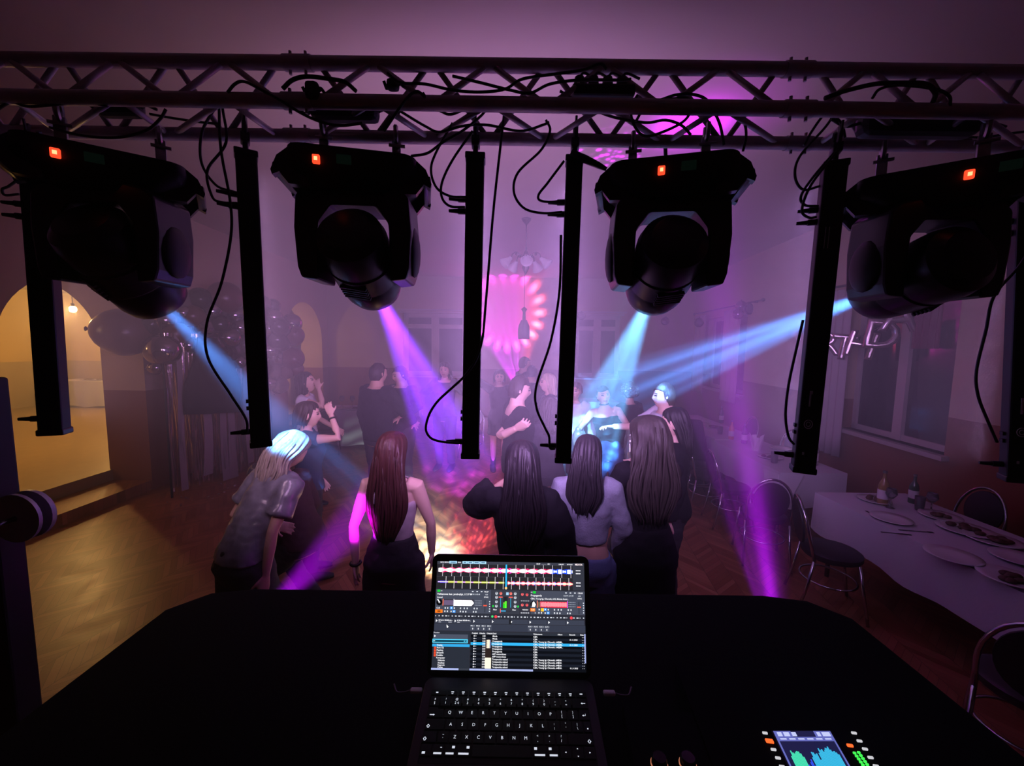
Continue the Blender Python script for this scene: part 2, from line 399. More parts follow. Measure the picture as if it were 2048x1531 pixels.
def person(label, px, ytop, Y, facing=0., H=None, male=False, lean=0., side=0., head=(0, 0), arms=(None, None), top=None, bottom=None, hair=None, skin=0,
           shoes='black', stance=.1, vox=.009, extras=(), dy=0., build=1.0, group=None, step=0., crouch=0.):
    tp = P(px, ytop, Y)
    H = H or tp.z
    s = H/1.70
    a = R(facing)
    root = thing('person', label, 'person', (0, 0, 0), -a, group)
    bx = (1.0 if not male else 1.12)*build
    hipz = .90*s
    bend = Matrix.Rotation(-R(lean), 3, 'X') @ Matrix.Rotation(R(side), 3, 'Y')   # lean forward +
    def bd(p):
        p = Vector(p)
        if p.z <= hipz: return p
        k = min(1, (p.z-hipz)/(.35*s)); b = Matrix.Rotation(-R(lean)*k, 3, 'X') @ Matrix.Rotation(R(side)*k, 3, 'Y')
        return Vector((0, 0, hipz)) + b @ (p-Vector((0, 0, hipz)))
    # torso sections: z, rx, ry, y-offset (fractions of 1.7 m)
    if male: T = [(.80, .145, .105, 0), (.90, .160, .115, 0), (1.0, .148, .105, 0), (1.10, .145, .105, .005), (1.22, .168, .118, .01), (1.33, .178, .112, .0), (1.40, .150, .085, -.01), (1.45, .075, .065, -.012), (1.50, .058, .060, -.005), (1.56, .056, .06, .005)]
    else: T = [(.80, .150, .105, -.005), (.88, .168, .122, -.012), (.97, .148, .105, -.004), (1.06, .118, .088, .0), (1.16, .130, .095, .01), (1.26, .145, .118, .018), (1.34, .142, .092, .0), (1.405, .110, .070, -.01), (1.45, .056, .052, -.012), (1.50, .045, .047, -.004), (1.56, .044, .048, .006)]
    shx = (.185 if male else .155)*s*bx; shz = 1.385*s
    body = MB()
    def torso(mb, z0, z1, inf, flare=0., zs=None):
        rs = []
        zz = [z for z in [t[0] for t in T] if z0 < z < z1]; zz = [z0]+zz+[z1]
        for z in zz:
            q = [np.interp(z, [t[0] for t in T], [t[i] for t in T]) for i in (1, 2, 3)]
            fl = flare*max(0, 1-(z-z0)/.2)
            c = Vector((0, q[2]*s, z*s)); rs.append([bd(p) for p in ringsec(c, q[0]*s*bx+inf+fl, q[1]*s*bx+inf+fl, 28, None, 2.25)])
        mb.rings(rs)
    torso(body, .78, 1.58, 0)
    # arms
    l1, l2 = .285*s, .250*s
    AR = []
    for k, sg in ((0, -1), (1, 1)):
        S = bd((sg*shx, -.005*s, shz)); spec = arms[k]
        if spec is None: spec = dict(hand=(sg*.27, .03, .86), hint=(sg*.5, -1, 0))
        if spec.get('rel'): t = Vector(spec['hand'])*s
        else: t = bd(Vector(spec['hand'])*s)
        e, w = ik(S, t, l1, l2, spec.get('hint', (sg*.5, -1, -.2)))
        AR.append((S, e, w, sg, spec))
        up_r = .050 if male else .042
        body.tube([S-Vector((sg*.05*s, 0, 0)), S, S+(e-S)*.5, e, e+(w-e)*.35, w], [.055*s*bx, (up_r+.008)*s*bx, up_r*s*bx, (.036 if male else .031)*s*bx, (.038 if male else .033)*s, (.027 if male else .023)*s], 14)
        pn = Vector(spec.get('palm', (-sg, 0, 0))); d = (w-e).normalized()
        if spec.get('hdir'): d = Vector(spec['hdir']).normalized()
        if abs(d.dot(pn.normalized())) > .95: pn = Vector((0, 1, .2))
        hand(body, w, d, pn, s*(1.05 if male else .95), spec.get('curl', .35), spec.get('splay', .12), side=spec.get('thumb', -sg), fist=spec.get('fist', False))
    # legs
    LG = []
    for sg in (-1, 1):
        hip = Vector((sg*.088*s*bx, 0, .88*s)); st = step*sg
        ank = Vector((sg*(stance)*s, st*s-.02*s, .085*s+crouch))
        if crouch: knee, _ = ik(hip, ank, .42*s, .40*s, (sg*.15, 1, 0))
        else: knee = (hip+ank)/2+Vector((sg*.005, .03*s+abs(st)*.05, .015*s))
        LG.append((hip, knee, ank))
        body.tube([hip+Vector((0, 0, .05*s)), hip, hip+(knee-hip)*.5, knee, knee+(ank-knee)*.3, knee+(ank-knee)*.7, ank], [.07*s, .088*s*bx, .075*s*bx, .052*s*bx, .054*s, .040*s, .034*s], 16)
        f = MB()
        fr = []
        for (yy, ww, hh, zc) in ((-.065, .028, .03, .035), (-.03, .036, .045, .048), (.04, .040, .038, .042), (.11, .046, .026, .03), (.165, .040, .017, .021), (.19, .02, .010, .014)):
            c = ank+Vector((sg*.012*s, yy*s, -.085*s+zc*s)); fr.append([c+Vector((ww*s*math.cos(2*PI*k/12), 0, hh*s*math.sin(2*PI*k/12))) for k in range(12)])
        body.rings(fr)
    # head
    hc = Vector((0, .018*s, 1.585*s)); hsc = s*1.02
    hrot = Matrix.Rotation(-R(lean+side*0), 3, 'X') @ Matrix.Rotation(R(side), 3, 'Y') @ Matrix.Rotation(-R(head[0]), 3, 'Z') @ Matrix.Rotation(-R(head[1]), 3, 'X')
    hcb = bd(hc)
    hr = [[hcb+hrot @ (p*hsc) for p in r] for r in head_rings()]
    body.rings(hr)
    for sg in (-1, 1): body.ell(hcb+hrot @ Vector((sg*.076*hsc, -.008*hsc, -.005*hsc)), (.009*hsc, .018*hsc, .030*hsc), hrot, 8, 6)
    raw = body.build('body', [skin_m(skin), m_eye, m_lip, m_brow], root)
    md = raw.modifiers.new('r', 'REMESH'); md.mode = 'VOXEL'; md.voxel_size = vox; md.adaptivity = 0
    md = raw.modifiers.new('s', 'SMOOTH'); md.factor = .5; md.iterations = 2
    def paint(o, hcb=hcb, hrot=hrot.copy(), hsc=hsc):
        me = o.data; inv = hrot.inverted(); n = len(me.polygons); mi = np.zeros(n, dtype=np.int32)
        cen = np.empty(n*3); me.polygons.foreach_get('center', cen); cen = cen.reshape(-1, 3)
        near = np.where(np.linalg.norm(cen-np.array(hcb), axis=1) < .15*hsc)[0]
        for i in near:
            q = inv @ (Vector(cen[i])-hcb)/hsc
            if q.y < .045: continue
            if abs(abs(q.x)-.031) < .013 and abs(q.z-.012) < .0065: mi[i] = 1
            elif abs(q.x) < .023 and abs(q.z+.058) < .008: mi[i] = 2
            elif .013 < abs(q.x) < .046 and abs(q.z-.031) < .0045: mi[i] = 3
        me.polygons.foreach_set('material_index', mi)
    PENDING.append((raw, paint))
    def garment(name, mb, mt, v=.012, sm=4, lab=None):
        g = mb.build(name, mt, root); 
        if lab: g['label'] = lab
        r_ = g.modifiers.new('r', 'REMESH'); r_.mode = 'VOXEL'; r_.voxel_size = v
        s_ = g.modifiers.new('s', 'SMOOTH'); s_.factor = .5; s_.iterations = sm
        PENDING.append((g, wrinkle)); return g
    # bottom
    if bottom:
        kind = bottom['kind']; mt = bottom['mat']; inf = bottom.get('inf', .016)
        mb = MB()
        if kind in ('trousers', 'jeans', 'shorts'):
            wt = bottom.get('waist', 1.0)
            torso(mb, .79, wt, inf*.8)
            zb = bottom.get('hem', .07); wide = bottom.get('wide', .0)
            for (hip, knee, ank) in LG:
                pts = [hip+Vector((0, 0, .04*s)), hip, hip+(knee-hip)*.5, knee, knee+(ank-knee)*.5, ank+Vector((0, 0, zb*s-.06*s))]
                rr = [.08*s*bx+inf, .092*s*bx+inf, .079*s*bx+inf+wide*.4, .057*s*bx+inf+wide*.8, .052*s+inf+wide, .046*s+inf+wide*1.15]
                if kind == 'shorts': pts = pts[:3]; rr = rr[:3]
                mb.tube(pts, rr, 20)
            garment(kind if kind != 'jeans' else 'jeans', mb, mt)
        elif kind == 'skirt':
            z0 = bottom.get('hem', .55); rs = []
            for (z, k) in ((bottom.get('waist', 1.04), 0), (.96, .25), (.88, .5), (.7, .75), (z0, 1)):
                if z < z0: continue
                q = [np.interp(z, [t[0] for t in T], [t[i] for t in T]) for i in (1, 2)]
                w = bottom.get('flare', .05)
                rs.append([bd(p) for p in ringsec((0, -.005*s, z*s), max(q[0], .15 if z < .9 else 0)*s*bx+inf+w*k, max(q[1], .11 if z < .9 else 0)*s*bx+inf+w*k, 36)])
            mb.rings(rs); garment('skirt', mb, mt)
    if top:
        mb = MB(); inf = top.get('inf', .014); mt = top['mat']
        torso(mb, top.get('hem', .93), top.get('neck', 1.425), inf, top.get('flare', .0))
        sl = top.get('sleeve', 1.0)
        sls = sl if isinstance(sl, (tuple, list)) else (sl, sl)
        puff = top.get('puff', 0.)
        for (S, e, w, sg, spec), q in zip(AR, sls):
            if q <= 0: continue
            ur = .050 if male else .043; pts = [S-Vector((sg*.045*s, 0, 0)), S]; rr = [.060*s*bx+inf, (ur+.012)*s*bx+inf]
            for t in (.35, .7, 1.0):
                if q*1.6 >= t: pts.append(S+(e-S)*t); rr.append((ur-.004*t)*s*bx+inf+puff*math.sin(t*PI*.8))
            if q > .7:
                for t in (.3, .65, .93):
                    if q >= .65+t*.35: pts.append(e+(w-e)*t); rr.append((.040-.010*t)*s*bx+inf+puff*math.sin((1-t*.75)*PI*.8))
            elif len(pts) == 2: pts.append(S+(e-S)*q*1.6); rr.append(ur*s*bx+inf)
            mb.tube(pts, rr, 18)
        g = garment(top.get('name', 'top'), mb, mt)
        if top.get('straps'):
            ms = MB()
            for sg in (-1, 1):
                ms.tube([bd(Vector((sg*.075, yy, zz))*s) for (yy, zz) in ((-.118, 1.30), (-.112, 1.36), (-.07, 1.425), (-.0, 1.44), (.07, 1.41), (.11, 1.33))], .006, 6)
            ms.build('strap', mt, root, smooth=True)
    # shoes
    if shoes:
        sm = M('shoe_'+shoes, dict(black=(.012, .012, .014), white=(.75, .73, .72), grey=(.2, .19, .2))[shoes], .5)
        for (hip, knee, ank), sg in zip(LG, (-1, 1)):
            f = MB(); fr = []
            for (yy, ww, hh, zc) in ((-.08, .03, .032, .036), (-.05, .043, .05, .052), (.03, .047, .046, .048), (.10, .052, .034, .036), (.165, .048, .024, .026), (.205, .026, .016, .018)):
                c = ank+Vector((sg*.012*s, yy*s, -.085*s+zc*s)); fr.append([c+Vector((ww*s*math.cos(2*PI*k/14), 0, hh*s*math.sin(2*PI*k/14))) for k in range(14)])
            f.rings(fr)
            if bottom is None or bottom.get('boots'): f.tube([ank+Vector((0, 0, -.02)), ank+Vector((0, 0, .14*s))], [.042*s, .048*s], 14)
            f.build('shoe', sm, root, smooth=True)
    # hair
    if hair:
        hm = hair['mat']; kind = hair['kind']
        mb = MB(); ln = hair.get('len', .3); ph = random.random()*9
        def hp(p): return hcb+hrot @ (Vector(p)*hsc)
        if kind == 'short':
            rs = []; nu, nv = 40, 18
            for i in range(nv+1):
                t = PI*.68*(1-i/nv)+.02; ring = []
                for k in range(nu):
                    a2 = 2*PI*k/nu; d = Vector((math.sin(t)*math.cos(a2), math.sin(t)*math.sin(a2), math.cos(t)))
                    q = 1+.05*mnoise.noise(d*6+Vector((ph, 0, 0)))+.035*mnoise.noise(d*15)
                    fr_ = max(0, d.y); lift = hair.get('vol', .0)
                    z = d.z*.124*(1+lift); 
                    x = d.x*.083; yv = d.y*.103-.008
                    if d.y > .25: z = max(z, .062+.01*math.cos(a2*3))      # hairline above the forehead
                    elif d.y > -.25: z = max(z, -.005-.05*(1-(d.y+.25)*2))
                    ring.append(hp((x*q, yv*q, z*q)))
                rs.append(ring)
            mb.rings(rs)
        elif kind in ('long', 'bob'):
            nu = 72; rs = []
            prof = [(.136, .010, .012, -.012), (.131, .045, .055, -.014), (.112, .070, .085, -.014), (.080, .086, .099, -.016), (.035, .092, .098, -.028), (-.015, .094, .084, -.044), (-.06, .095, .072, -.058), (-.11, .098, .060, -.068), (-.16, .105, .052, -.076)]
            wd = hair.get('w', 1.0); z = -.16; q = 0
            while -z < ln-.04:
                z -= .05; q = (-z-.16)/max(.05, ln-.2)
                prof.append((z, (.108+.020*math.sin(min(1, q)*2.4))*(1-.38*q**3), .048*(1-.3*q**2), -.080-.02*q+hair.get('fall', 0)*q))
            if kind == 'bob': prof = [p for p in prof if p[0] > -ln]
            pr_ = np.array(prof); xs_ = np.linspace(0, len(pr_)-1, len(pr_)*2-1); pr_ = np.stack([np.interp(xs_, np.arange(len(prof)), pr_[:, i]) for i in range(4)], 1)
            for _ in range(3): pr_[1:-1] = pr_[1:-1]*.5+(pr_[:-2]+pr_[2:])*.25
            prof = [tuple(map(float, r)) for r in pr_]
            for j, (z, rx, ry, yo) in enumerate(prof):
                ring = []
                for k in range(nu):
                    a2 = 2*PI*k/nu; amp = .012*min(1, j/9)*(1+.6*j/len(prof))
                    d = amp*(math.sin(a2*17+ph+j*.11)*.5+mnoise.noise(Vector((math.cos(a2)*4+ph, math.sin(a2)*4, z*5)))*1.3)
                    if j >= len(prof)-6: zz = z-.05*(j-len(prof)+7)/6*(mnoise.noise(Vector((math.cos(a2)*7, math.sin(a2)*7+ph, 1)))+.4*math.sin(a2*23))
                    else: zz = z
                    xx = rx*wd*math.cos(a2)*(1+hair.get('wave', 0)*math.sin(z*38+math.cos(a2)*2)); yv = ry*math.sin(a2)*(1+hair.get('wave', 0)*1.4*math.sin(z*33+2+math.cos(a2)*3))
                    p = Vector((xx*(1+d*8), yv*(1+d*8)+yo, zz))
                    w_ = min(1, max(0, (.03-z)/.2)); w_ = w_*w_*(3-2*w_)
                    p1 = hrot @ (p*hsc); p2 = hrot @ (Vector((p.x, p.y, -.08))*hsc)+(Matrix.Rotation(-R(lean)*.6, 3, 'X') @ Vector((0, 0, (zz+.08)*hsc)))
                    ring.append(hcb+p1.lerp(p2, w_))
                rs.append(ring)
            mb.rings(rs)
            if kind == 'long':
                for q in range(40):            # loose strands
                    a2 = PI+random.random()*PI; zs0 = .10-.24*random.random(); ze = ln*(.8+.28*random.random()); pts = []
                    for t in range(9):
                        f = t/8; z = zs0-f*(ze+zs0); i0 = np.interp(-z, [-p[0] for p in prof], [p[1] for p in prof])*wd; i1 = np.interp(-z, [-p[0] for p in prof], [p[2] for p in prof]); i2 = np.interp(-z, [-p[0] for p in prof], [p[3] for p in prof])
                        p = Vector(((i0-.005+.010*min(1, f*2))*math.cos(a2+.1*math.sin(f*4+q)), (i1-.004+.011*min(1, f*2))*math.sin(a2)+i2, 0))
                        w_ = min(1, max(0, (.03-z)/.2)); w_ = w_*w_*(3-2*w_); p1 = hrot @ (Vector((p.x, p.y, z))*hsc); p2 = hrot @ (Vector((p.x, p.y, -.08))*hsc)+(Matrix.Rotation(-R(lean)*.6, 3, 'X') @ Vector((0, 0, (z+.08)*hsc))); pts.append(hcb+p1.lerp(p2, w_))
                    mb.tube(pts, [.003, .006, .008, .008, .007, .007, .006, .004, .0015], 6)
        elif kind == 'curly':
            for q in range(150):
                t = math.acos(1-1.35*random.random()); a2 = random.random()*2*PI; d = Vector((math.sin(t)*math.cos(a2), math.sin(t)*math.sin(a2), math.cos(t)))
                if d.y > .35 and d.z < .55: continue
                c = hp((d.x*.092, d.y*.105-.01, d.z*.125)); r = .018+.014*random.random(); mb.ell(c, (r, r, r*.9), None, 8, 6)
        mb.build('hair', hm, root, smooth=True)
    # accessories
    for ex in extras:
        if ex['kind'] == 'bracelet':
            S, e, w, sg, spec = AR[ex['arm']]; d = (w-e).normalized(); u, v = frame_of(d); c = w-d*ex.get('back', .02)*s; r = .031*s; mb = MB()
            mb.tube([c+(u*math.cos(t)+v*math.sin(t))*r for t in [2*PI*k/16 for k in range(17)]], .008, 8); mb.build(ex.get('name', 'bracelet'), ex['mat'], root, smooth=True)
        if ex['kind'] == 'collar':
            c = bd((0, .0, ex['z']*s)); mb = MB(); mb.tube([bd(Vector((ex['rx']*math.cos(t), ex['ry']*math.sin(t)-.006, ex['z']))*s) for t in [2*PI*k/20 for k in range(21)]], ex['r'], 8); mb.build(ex['name'], ex['mat'], root, smooth=True)
        if ex['kind'] == 'jacket':
            mb = MB(); S, e, w, sg, spec = AR[ex['arm']]
            for q in range(9):
                pts = []; c0 = e+(w-e)*(q/8); 
                for t in range(7):
                    f = t/6; pts.append(c0+Vector((.02*math.sin(q*2+f*3), .03*math.cos(q*1.7+f*5), .04-.42*f*(1+.1*math.sin(q)))))
                mb.tube(pts, [.03, .045, .05, .052, .05, .045, .03], 9)
            garment('draped_jacket', mb, ex['mat'], .012, 2)
        if ex['kind'] == 'waistband':
            pass
    # put the crown where the photo shows it
    top_l = hcb+hrot @ Vector((0, 0, .125*hsc)); wv = Matrix.Rotation(-a, 3, 'Z') @ top_l
    root.location = (tp.x-wv.x, Y-wv.y, -crouch)
    return root
def wrinkle(o):
    me = o.data; n = len(me.vertices); co = np.empty(n*3); me.vertices.foreach_get('co', co); no = np.empty(n*3); me.vertices.foreach_get('normal', no); co = co.reshape(-1, 3); no = no.reshape(-1, 3); sd = random.random()*9
    d = np.array([mnoise.noise(Vector((c[0]*9+sd, c[1]*9, c[2]*14)))*.008+mnoise.noise(Vector((c[0]*26, c[1]*26+sd, c[2]*34)))*.0035 for c in co])
    me.vertices.foreach_set('co', (co+no*d[:, None]).ravel()); me.update()
def finish_people():
    bpy.context.view_layer.update(); dg = bpy.context.evaluated_depsgraph_get()
    for o, fin in PENDING:
        me = bpy.data.meshes.new_from_object(o.evaluated_get(dg), preserve_all_data_layers=False, depsgraph=dg)
        old = o.data; mats = list(old.materials); o.modifiers.clear(); o.data = me; me.materials.clear()
        for x in mats: me.materials.append(x)
        me.polygons.foreach_set('use_smooth', [True]*len(me.polygons))
        bpy.data.meshes.remove(old)
        if fin: fin(o)
    PENDING.clear()
# ------------------------------------------------------------------ the guests
black = M('black_cotton', (.010, .009, .011), .85, bump=.3, bscale=90, var=.3, spec=.2)
charcoal = M('charcoal_trousers', (.028, .024, .032), .8, bump=.3, bscale=70, var=.3)
satin = M('grey_satin_print', (.22, .22, .25), .28, spec=.7, bump=.8, bscale=16, var=.8)
cami = M('pale_camisole', (.55, .45, .48), .6, bump=.2, bscale=80)
knit = M('grey_knit', (.24, .26, .30), .85, bump=.6, bscale=120, var=.15)
denim = M('blue_denim', (.16, .20, .36), .8, bump=.5, bscale=150, var=.25)
dkdenim = M('dark_denim', (.05, .08, .2), .8, bump=.5, bscale=150, var=.25)
white_tee = M('white_cotton', (.68, .68, .72), .8, bump=.2, bscale=60)
navy = M('navy_tee', (.05, .055, .09), .8, bump=.2, bscale=60)
maroon = M('dark_maroon', (.06, .02, .025), .8, bump=.3, bscale=60, var=.3)
plum = M('dark_plum', (.05, .025, .06), .7, bump=.3, bscale=60, var=.3)
silverj = M('silver_jacket', (.55, .57, .5), .25, metal=.6, bump=1, bscale=30)
strap_m = M('black_leather', (.012, .012, .012), .35)
h_dark = hair_m('dark_brown', (.035, .022, .018)); h_black = hair_m('black', (.014, .011, .012)); h_red = hair_m('auburn', (.060, .020, .018), .42)
h_light = hair_m('ash_blonde', (.30, .26, .21), .5); h_brown = hair_m('warm_brown', (.045, .036, .03)); h_blonde = hair_m('blonde', (.50, .40, .26)); h_mid = hair_m('mid_brown', (.07, .045, .03))

TR = lambda mat=None, **k: dict(kind='trousers', mat=mat or charcoal, **k)
# --- the row nearest to the desk, backs to us
person('person seen from behind with blond hair, rolled shirt sleeves and wide black trousers', 606, 882, 2.55, facing=28, lean=27, H=1.60, head=(0, 14),
       arms=(dict(hand=(-.16, .26, 1.02)), dict(hand=(.21, -.02, .80), hint=(.3, -1, 0), curl=.3)), top=dict(mat=satin, hem=.92, sleeve=(.55, .55), inf=.024, puff=.012), bottom=TR(wide=.05, inf=.024, hem=.04),
       hair=dict(kind='long', mat=h_light, len=.30, w=1.1, wave=.06), shoes='white', vox=.007, stance=.11)
person('person seen from behind with long auburn hair, strappy crop top and dark wrist band', 787, 868, 2.3, facing=4, head=(5, 4),
       arms=(dict(hand=(-.245, -.02, .86), hint=(-1, -.5, 0), curl=.3), dict(hand=(.22, .14, .83), hint=(1, -.3, 0))), top=dict(mat=cami, name='crop_top', hem=1.04, neck=1.29, sleeve=0, inf=.008, straps=True),
       bottom=TR(wide=.03, inf=.016, waist=1.06), hair=dict(kind='long', mat=h_red, len=.50, w=1.0), vox=.006, skin=1,
       extras=[dict(kind='bracelet', arm=0, mat=strap_m, back=-.005)])
person('person with very long black hair in black puff-sleeved top, left arm bent outwards', 1044, 886, 2.12, facing=-4, head=(0, 6),
       arms=(dict(hand=(-.08, .30, 1.38), hint=(-1.0, -.1, -.7), rel=True, palm=(0, 0, -1), curl=.4), dict(hand=(.24, .0, .86), hint=(1, -.5, 0))), top=dict(mat=black, name='crop_top', hem=1.03, sleeve=(.95, .95), inf=.014, puff=.045),
       bottom=dict(kind='skirt', mat=plum, hem=.5, waist=1.0), hair=dict(kind='long', mat=h_black, len=.46, w=1.02), vox=.006)
person('person seen from behind with dark hair in cropped grey cardigan and blue jeans', 1178, 874, 2.3, facing=8, head=(12, 8),
       arms=(dict(hand=(-.22, .06, .90), hint=(-.8, -1, 0)), dict(hand=(.20, .16, .90), hint=(1, -.9, 0))), top=dict(mat=knit, name='cardigan', hem=1.05, inf=.018, puff=.008),
       bottom=dict(kind='jeans', mat=denim, waist=.97, inf=.018, wide=.02), hair=dict(kind='long', mat=h_black, len=.34, w=.92), vox=.006, skin=0)
person('person seen from behind with long brown hair in a full-length black dress', 1296, 836, 2.35, facing=-14, head=(8, 6),
       arms=(dict(hand=(-.20, .26, .98), hint=(-1, -.6, -.2), curl=.5), dict(hand=(.05, .26, 1.0), hint=(1, -.5, -.2))), top=dict(mat=black, hem=.9, sleeve=(.3, .3), inf=.012),
       bottom=dict(kind='skirt', mat=black, hem=.12, waist=1.06, inf=.015, flare=.03), hair=dict(kind='long', mat=h_brown, len=.48, w=1.25, wave=.05), shoes='white', vox=.006, build=1.05,
       extras=[dict(kind='bracelet', arm=0, mat=M('silver_watch', (.7, .7, .7), .25, metal=1), name='wrist_watch')])
# --- second ring
person('person bending low in dark maroon beside the foil curtain, face half turned away', 540, 888, 3.0, facing=-75, H=1.56, lean=18, crouch=.21, head=(0, 15), arms=(dict(hand=(-.15, .2, .85)), dict(hand=(.2, .25, .9))), top=dict(mat=maroon, hem=.86, inf=.025), bottom=TR(),
       hair=dict(kind='bob', mat=h_black, len=.1), vox=.008)
person('person in a navy tee with one forearm raised and a watch on that wrist', 617, 806, 3.45, facing=62, head=(10, 0), arms=(dict(hand=(-.20, .10, .90)), dict(hand=(.13, .20, 1.60), hint=(.9, .5, -1), rel=True, palm=(-1, .2, 0), curl=.5)), top=dict(mat=navy, hem=.88, sleeve=(.4, .4), inf=.026), bottom=TR(),
       hair=dict(kind='bob', mat=h_dark, len=.09, w=1.0), vox=.007, male=False, skin=1, extras=[dict(kind='bracelet', arm=1, mat=strap_m, name='wrist_watch', back=.05)])
person('person with loose dark hair tipping the head back, elbow raised towards the buffet', 606, 746, 4.9, facing=80, head=(0, -18), arms=(dict(hand=(-.1, .3, 1.0)), dict(hand=(.10, .18, 1.52), hint=(.5, 1.2, -.5), rel=True)), top=dict(mat=white_tee, hem=.95, sleeve=(.2, .2)), bottom=TR(),
       hair=dict(kind='long', mat=h_black, len=.34), vox=.008, skin=1)
person('person with cropped hair in black shirt, back to us, dancing close to a partner', 757, 727, 4.9, facing=38, male=True, arms=(None, dict(hand=(.20, .34, 1.02), hint=(1, -.6, 0), rel=True, splay=.3, curl=.1)), top=dict(mat=black, name='shirt', hem=.84, inf=.022), bottom=TR(),
       hair=dict(kind='short', mat=h_dark), vox=.008)
person('person in black facing the cropped-haired dancer, one hand spread open in front', 796, 733, 5.45, facing=215, male=True, head=(20, 12), arms=(dict(hand=(-.34, .30, 1.12), hint=(-1, -.4, 0), rel=True, splay=.42, curl=.06, palm=(0, 0, -1)), None), top=dict(mat=black, name='shirt', hem=.84, inf=.022), bottom=TR(),
       hair=dict(kind='short', mat=h_mid), vox=.008)
person('person facing us in dark plum top beside the purple beam, arms half lifted', 889, 726, 6.6, facing=188, head=(-6, 0), arms=(dict(hand=(-.36, .12, .98), hint=(-1, -.4, 0), rel=True), dict(hand=(.36, .12, .98), hint=(1, -.4, 0), rel=True)), top=dict(mat=plum, hem=.86, inf=.03, neck=1.40), bottom=TR(),
       hair=dict(kind='bob', mat=h_dark, len=.12), vox=.008, skin=1)
person('person facing us in a short black dress and ankle boots with one arm flung up', 999, 741, 6.6, facing=172, head=(4, 0), arms=(None, dict(hand=(.42, .05, 1.78), hint=(1, -.3, .2), rel=True)), top=dict(mat=black, name='dress', hem=.62, inf=.024, flare=.02, neck=1.43), bottom=None,
       hair=dict(kind='bob', mat=h_dark, len=.11), vox=.008, skin=1, stance=.09)
person('bearded person in a black V-neck seen in profile with a fist raised to the chest', 1044, 755, 3.9, facing=78, male=True, head=(6, 8), arms=(dict(hand=(-.22, .08, .90)), dict(hand=(.35, -.09, 1.30), hint=(-.2, -1, -1), rel=True, fist=True, palm=(-1, 0, 0))), top=dict(mat=black, name='shirt', hem=.80, sleeve=(.45, .45), inf=.022, neck=1.36), bottom=TR(),
       hair=dict(kind='short', mat=h_dark, vol=.12), vox=.007, skin=1)
person('tall person with cropped hair standing behind the crowd against the far wall', 1050, 714, 7.6, facing=75, male=True, top=dict(mat=charcoal, name='shirt', hem=.84, inf=.02), bottom=TR(), hair=dict(kind='short', mat=h_mid), vox=.010)
person('person with dark cropped hair, back turned, just behind the V-neck dancer', 1064, 731, 6.9, facing=20, male=True, top=dict(mat=black, name='shirt', hem=.84, inf=.02), bottom=TR(), hair=dict(kind='short', mat=h_black), vox=.010)
person('person with a blonde bob smiling to the left in a dark top', 1096, 749, 5.4, facing=262, head=(0, -4), top=dict(mat=black, hem=.88, inf=.02), bottom=TR(), hair=dict(kind='bob', mat=h_blonde, len=.17), vox=.008, skin=1)
person('person with fluffy brown hair half hidden behind the hanging light bar', 1098, 797, 3.9, facing=-10, top=dict(mat=charcoal, hem=.88, inf=.02), bottom=TR(), hair=dict(kind='long', mat=h_brown, len=.24, w=1.05), vox=.010)
person('person in a pale top just right of the middle light bar, dark hair pinned up', 1150, 766, 5.2, facing=200, top=dict(mat=white_tee, hem=.88, inf=.02), bottom=TR(), hair=dict(kind='bob', mat=h_dark, len=.06), vox=.010)
person('person with black choker and off-shoulder top, silver jacket slipping off the arms', 1205, 771, 4.7, facing=190, side=7, head=(-12, 0), arms=(dict(hand=(-.27, .06, .92), hint=(-1, -.4, 0)), dict(hand=(.27, .06, .92), hint=(1, -.4, 0))), top=dict(mat=black, hem=1.0, neck=1.33, sleeve=0, inf=.012),
       bottom=dict(kind='jeans', mat=dkdenim, waist=1.04), hair=dict(kind='short', mat=h_dark), vox=.008, skin=1, extras=[dict(kind='collar', z=1.475, rx=.052, ry=.056, r=.009, name='choker', mat=strap_m), dict(kind='jacket', arm=0, mat=silverj), dict(kind='jacket', arm=1, mat=silverj)])
person('person with curly hair catching the blue beam, face turned away', 1258, 767, 5.1, facing=-30, top=dict(mat=black, hem=.86, inf=.02), bottom=TR(), hair=dict(kind='curly', mat=h_mid), vox=.010)
person('person in a white tee facing left, face glaring white in the beam', 1328, 769, 3.9, facing=275, male=True, head=(0, 0), arms=(dict(hand=(-.16, .26, 1.0)), dict(hand=(.10, .46, 1.26), hint=(1, -.2, -1), rel=True, fist=False, curl=.75, palm=(-.3, 0, -1))), top=dict(mat=white_tee, name='tee', hem=.84, sleeve=(.5, .5), inf=.03), bottom=TR(),
       hair=dict(kind='short', mat=h_mid, vol=.10), vox=.006, skin=1)
person('person with straight dark hair in black top, facing left before the white tee', 1345, 819, 3.05, facing=290, head=(0, 6), top=dict(mat=black, hem=.84, inf=.02), bottom=TR(), hair=dict(kind='long', mat=h_black, len=.28, w=.95), vox=.007, skin=1)
finish_people()
# ------------------------------------------------------------------ truss and rig
m_alu = M('truss_aluminium', (.42, .36, .38), .5, metal=.45, bump=.1, bscale=40, var=.2)
m_blk = M('black_housing', (.012, .012, .014), .55, spec=.4)
m_blk2 = M('black_satin_plastic', (.010, .010, .012), .35, spec=.5)
m_rub = M('black_rubber_cable', (.010, .010, .011), .6)
m_red = M('red_lit_switch', (.3, .02, .01), .4, emit=(1, .06, .02), es=1.6)
m_red2 = M('red_lit_core', (.3, .02, .01), .4, emit=(1, .35, .15), es=2.6)
m_lcd = M('dim_green_display', (.012, .022, .016), .3, emit=(.06, .25, .16), es=.012)
m_lens = M('lens_glass', (.4, .4, .45), .05, spec=.8)
m_steel = M('clamp_steel', (.35, .34, .36), .35, metal=1)
m_mark = M('pale_marking', (.85, .85, .88), .6)
YN, YFAR, YT = 1.30, 1.50, 1.40
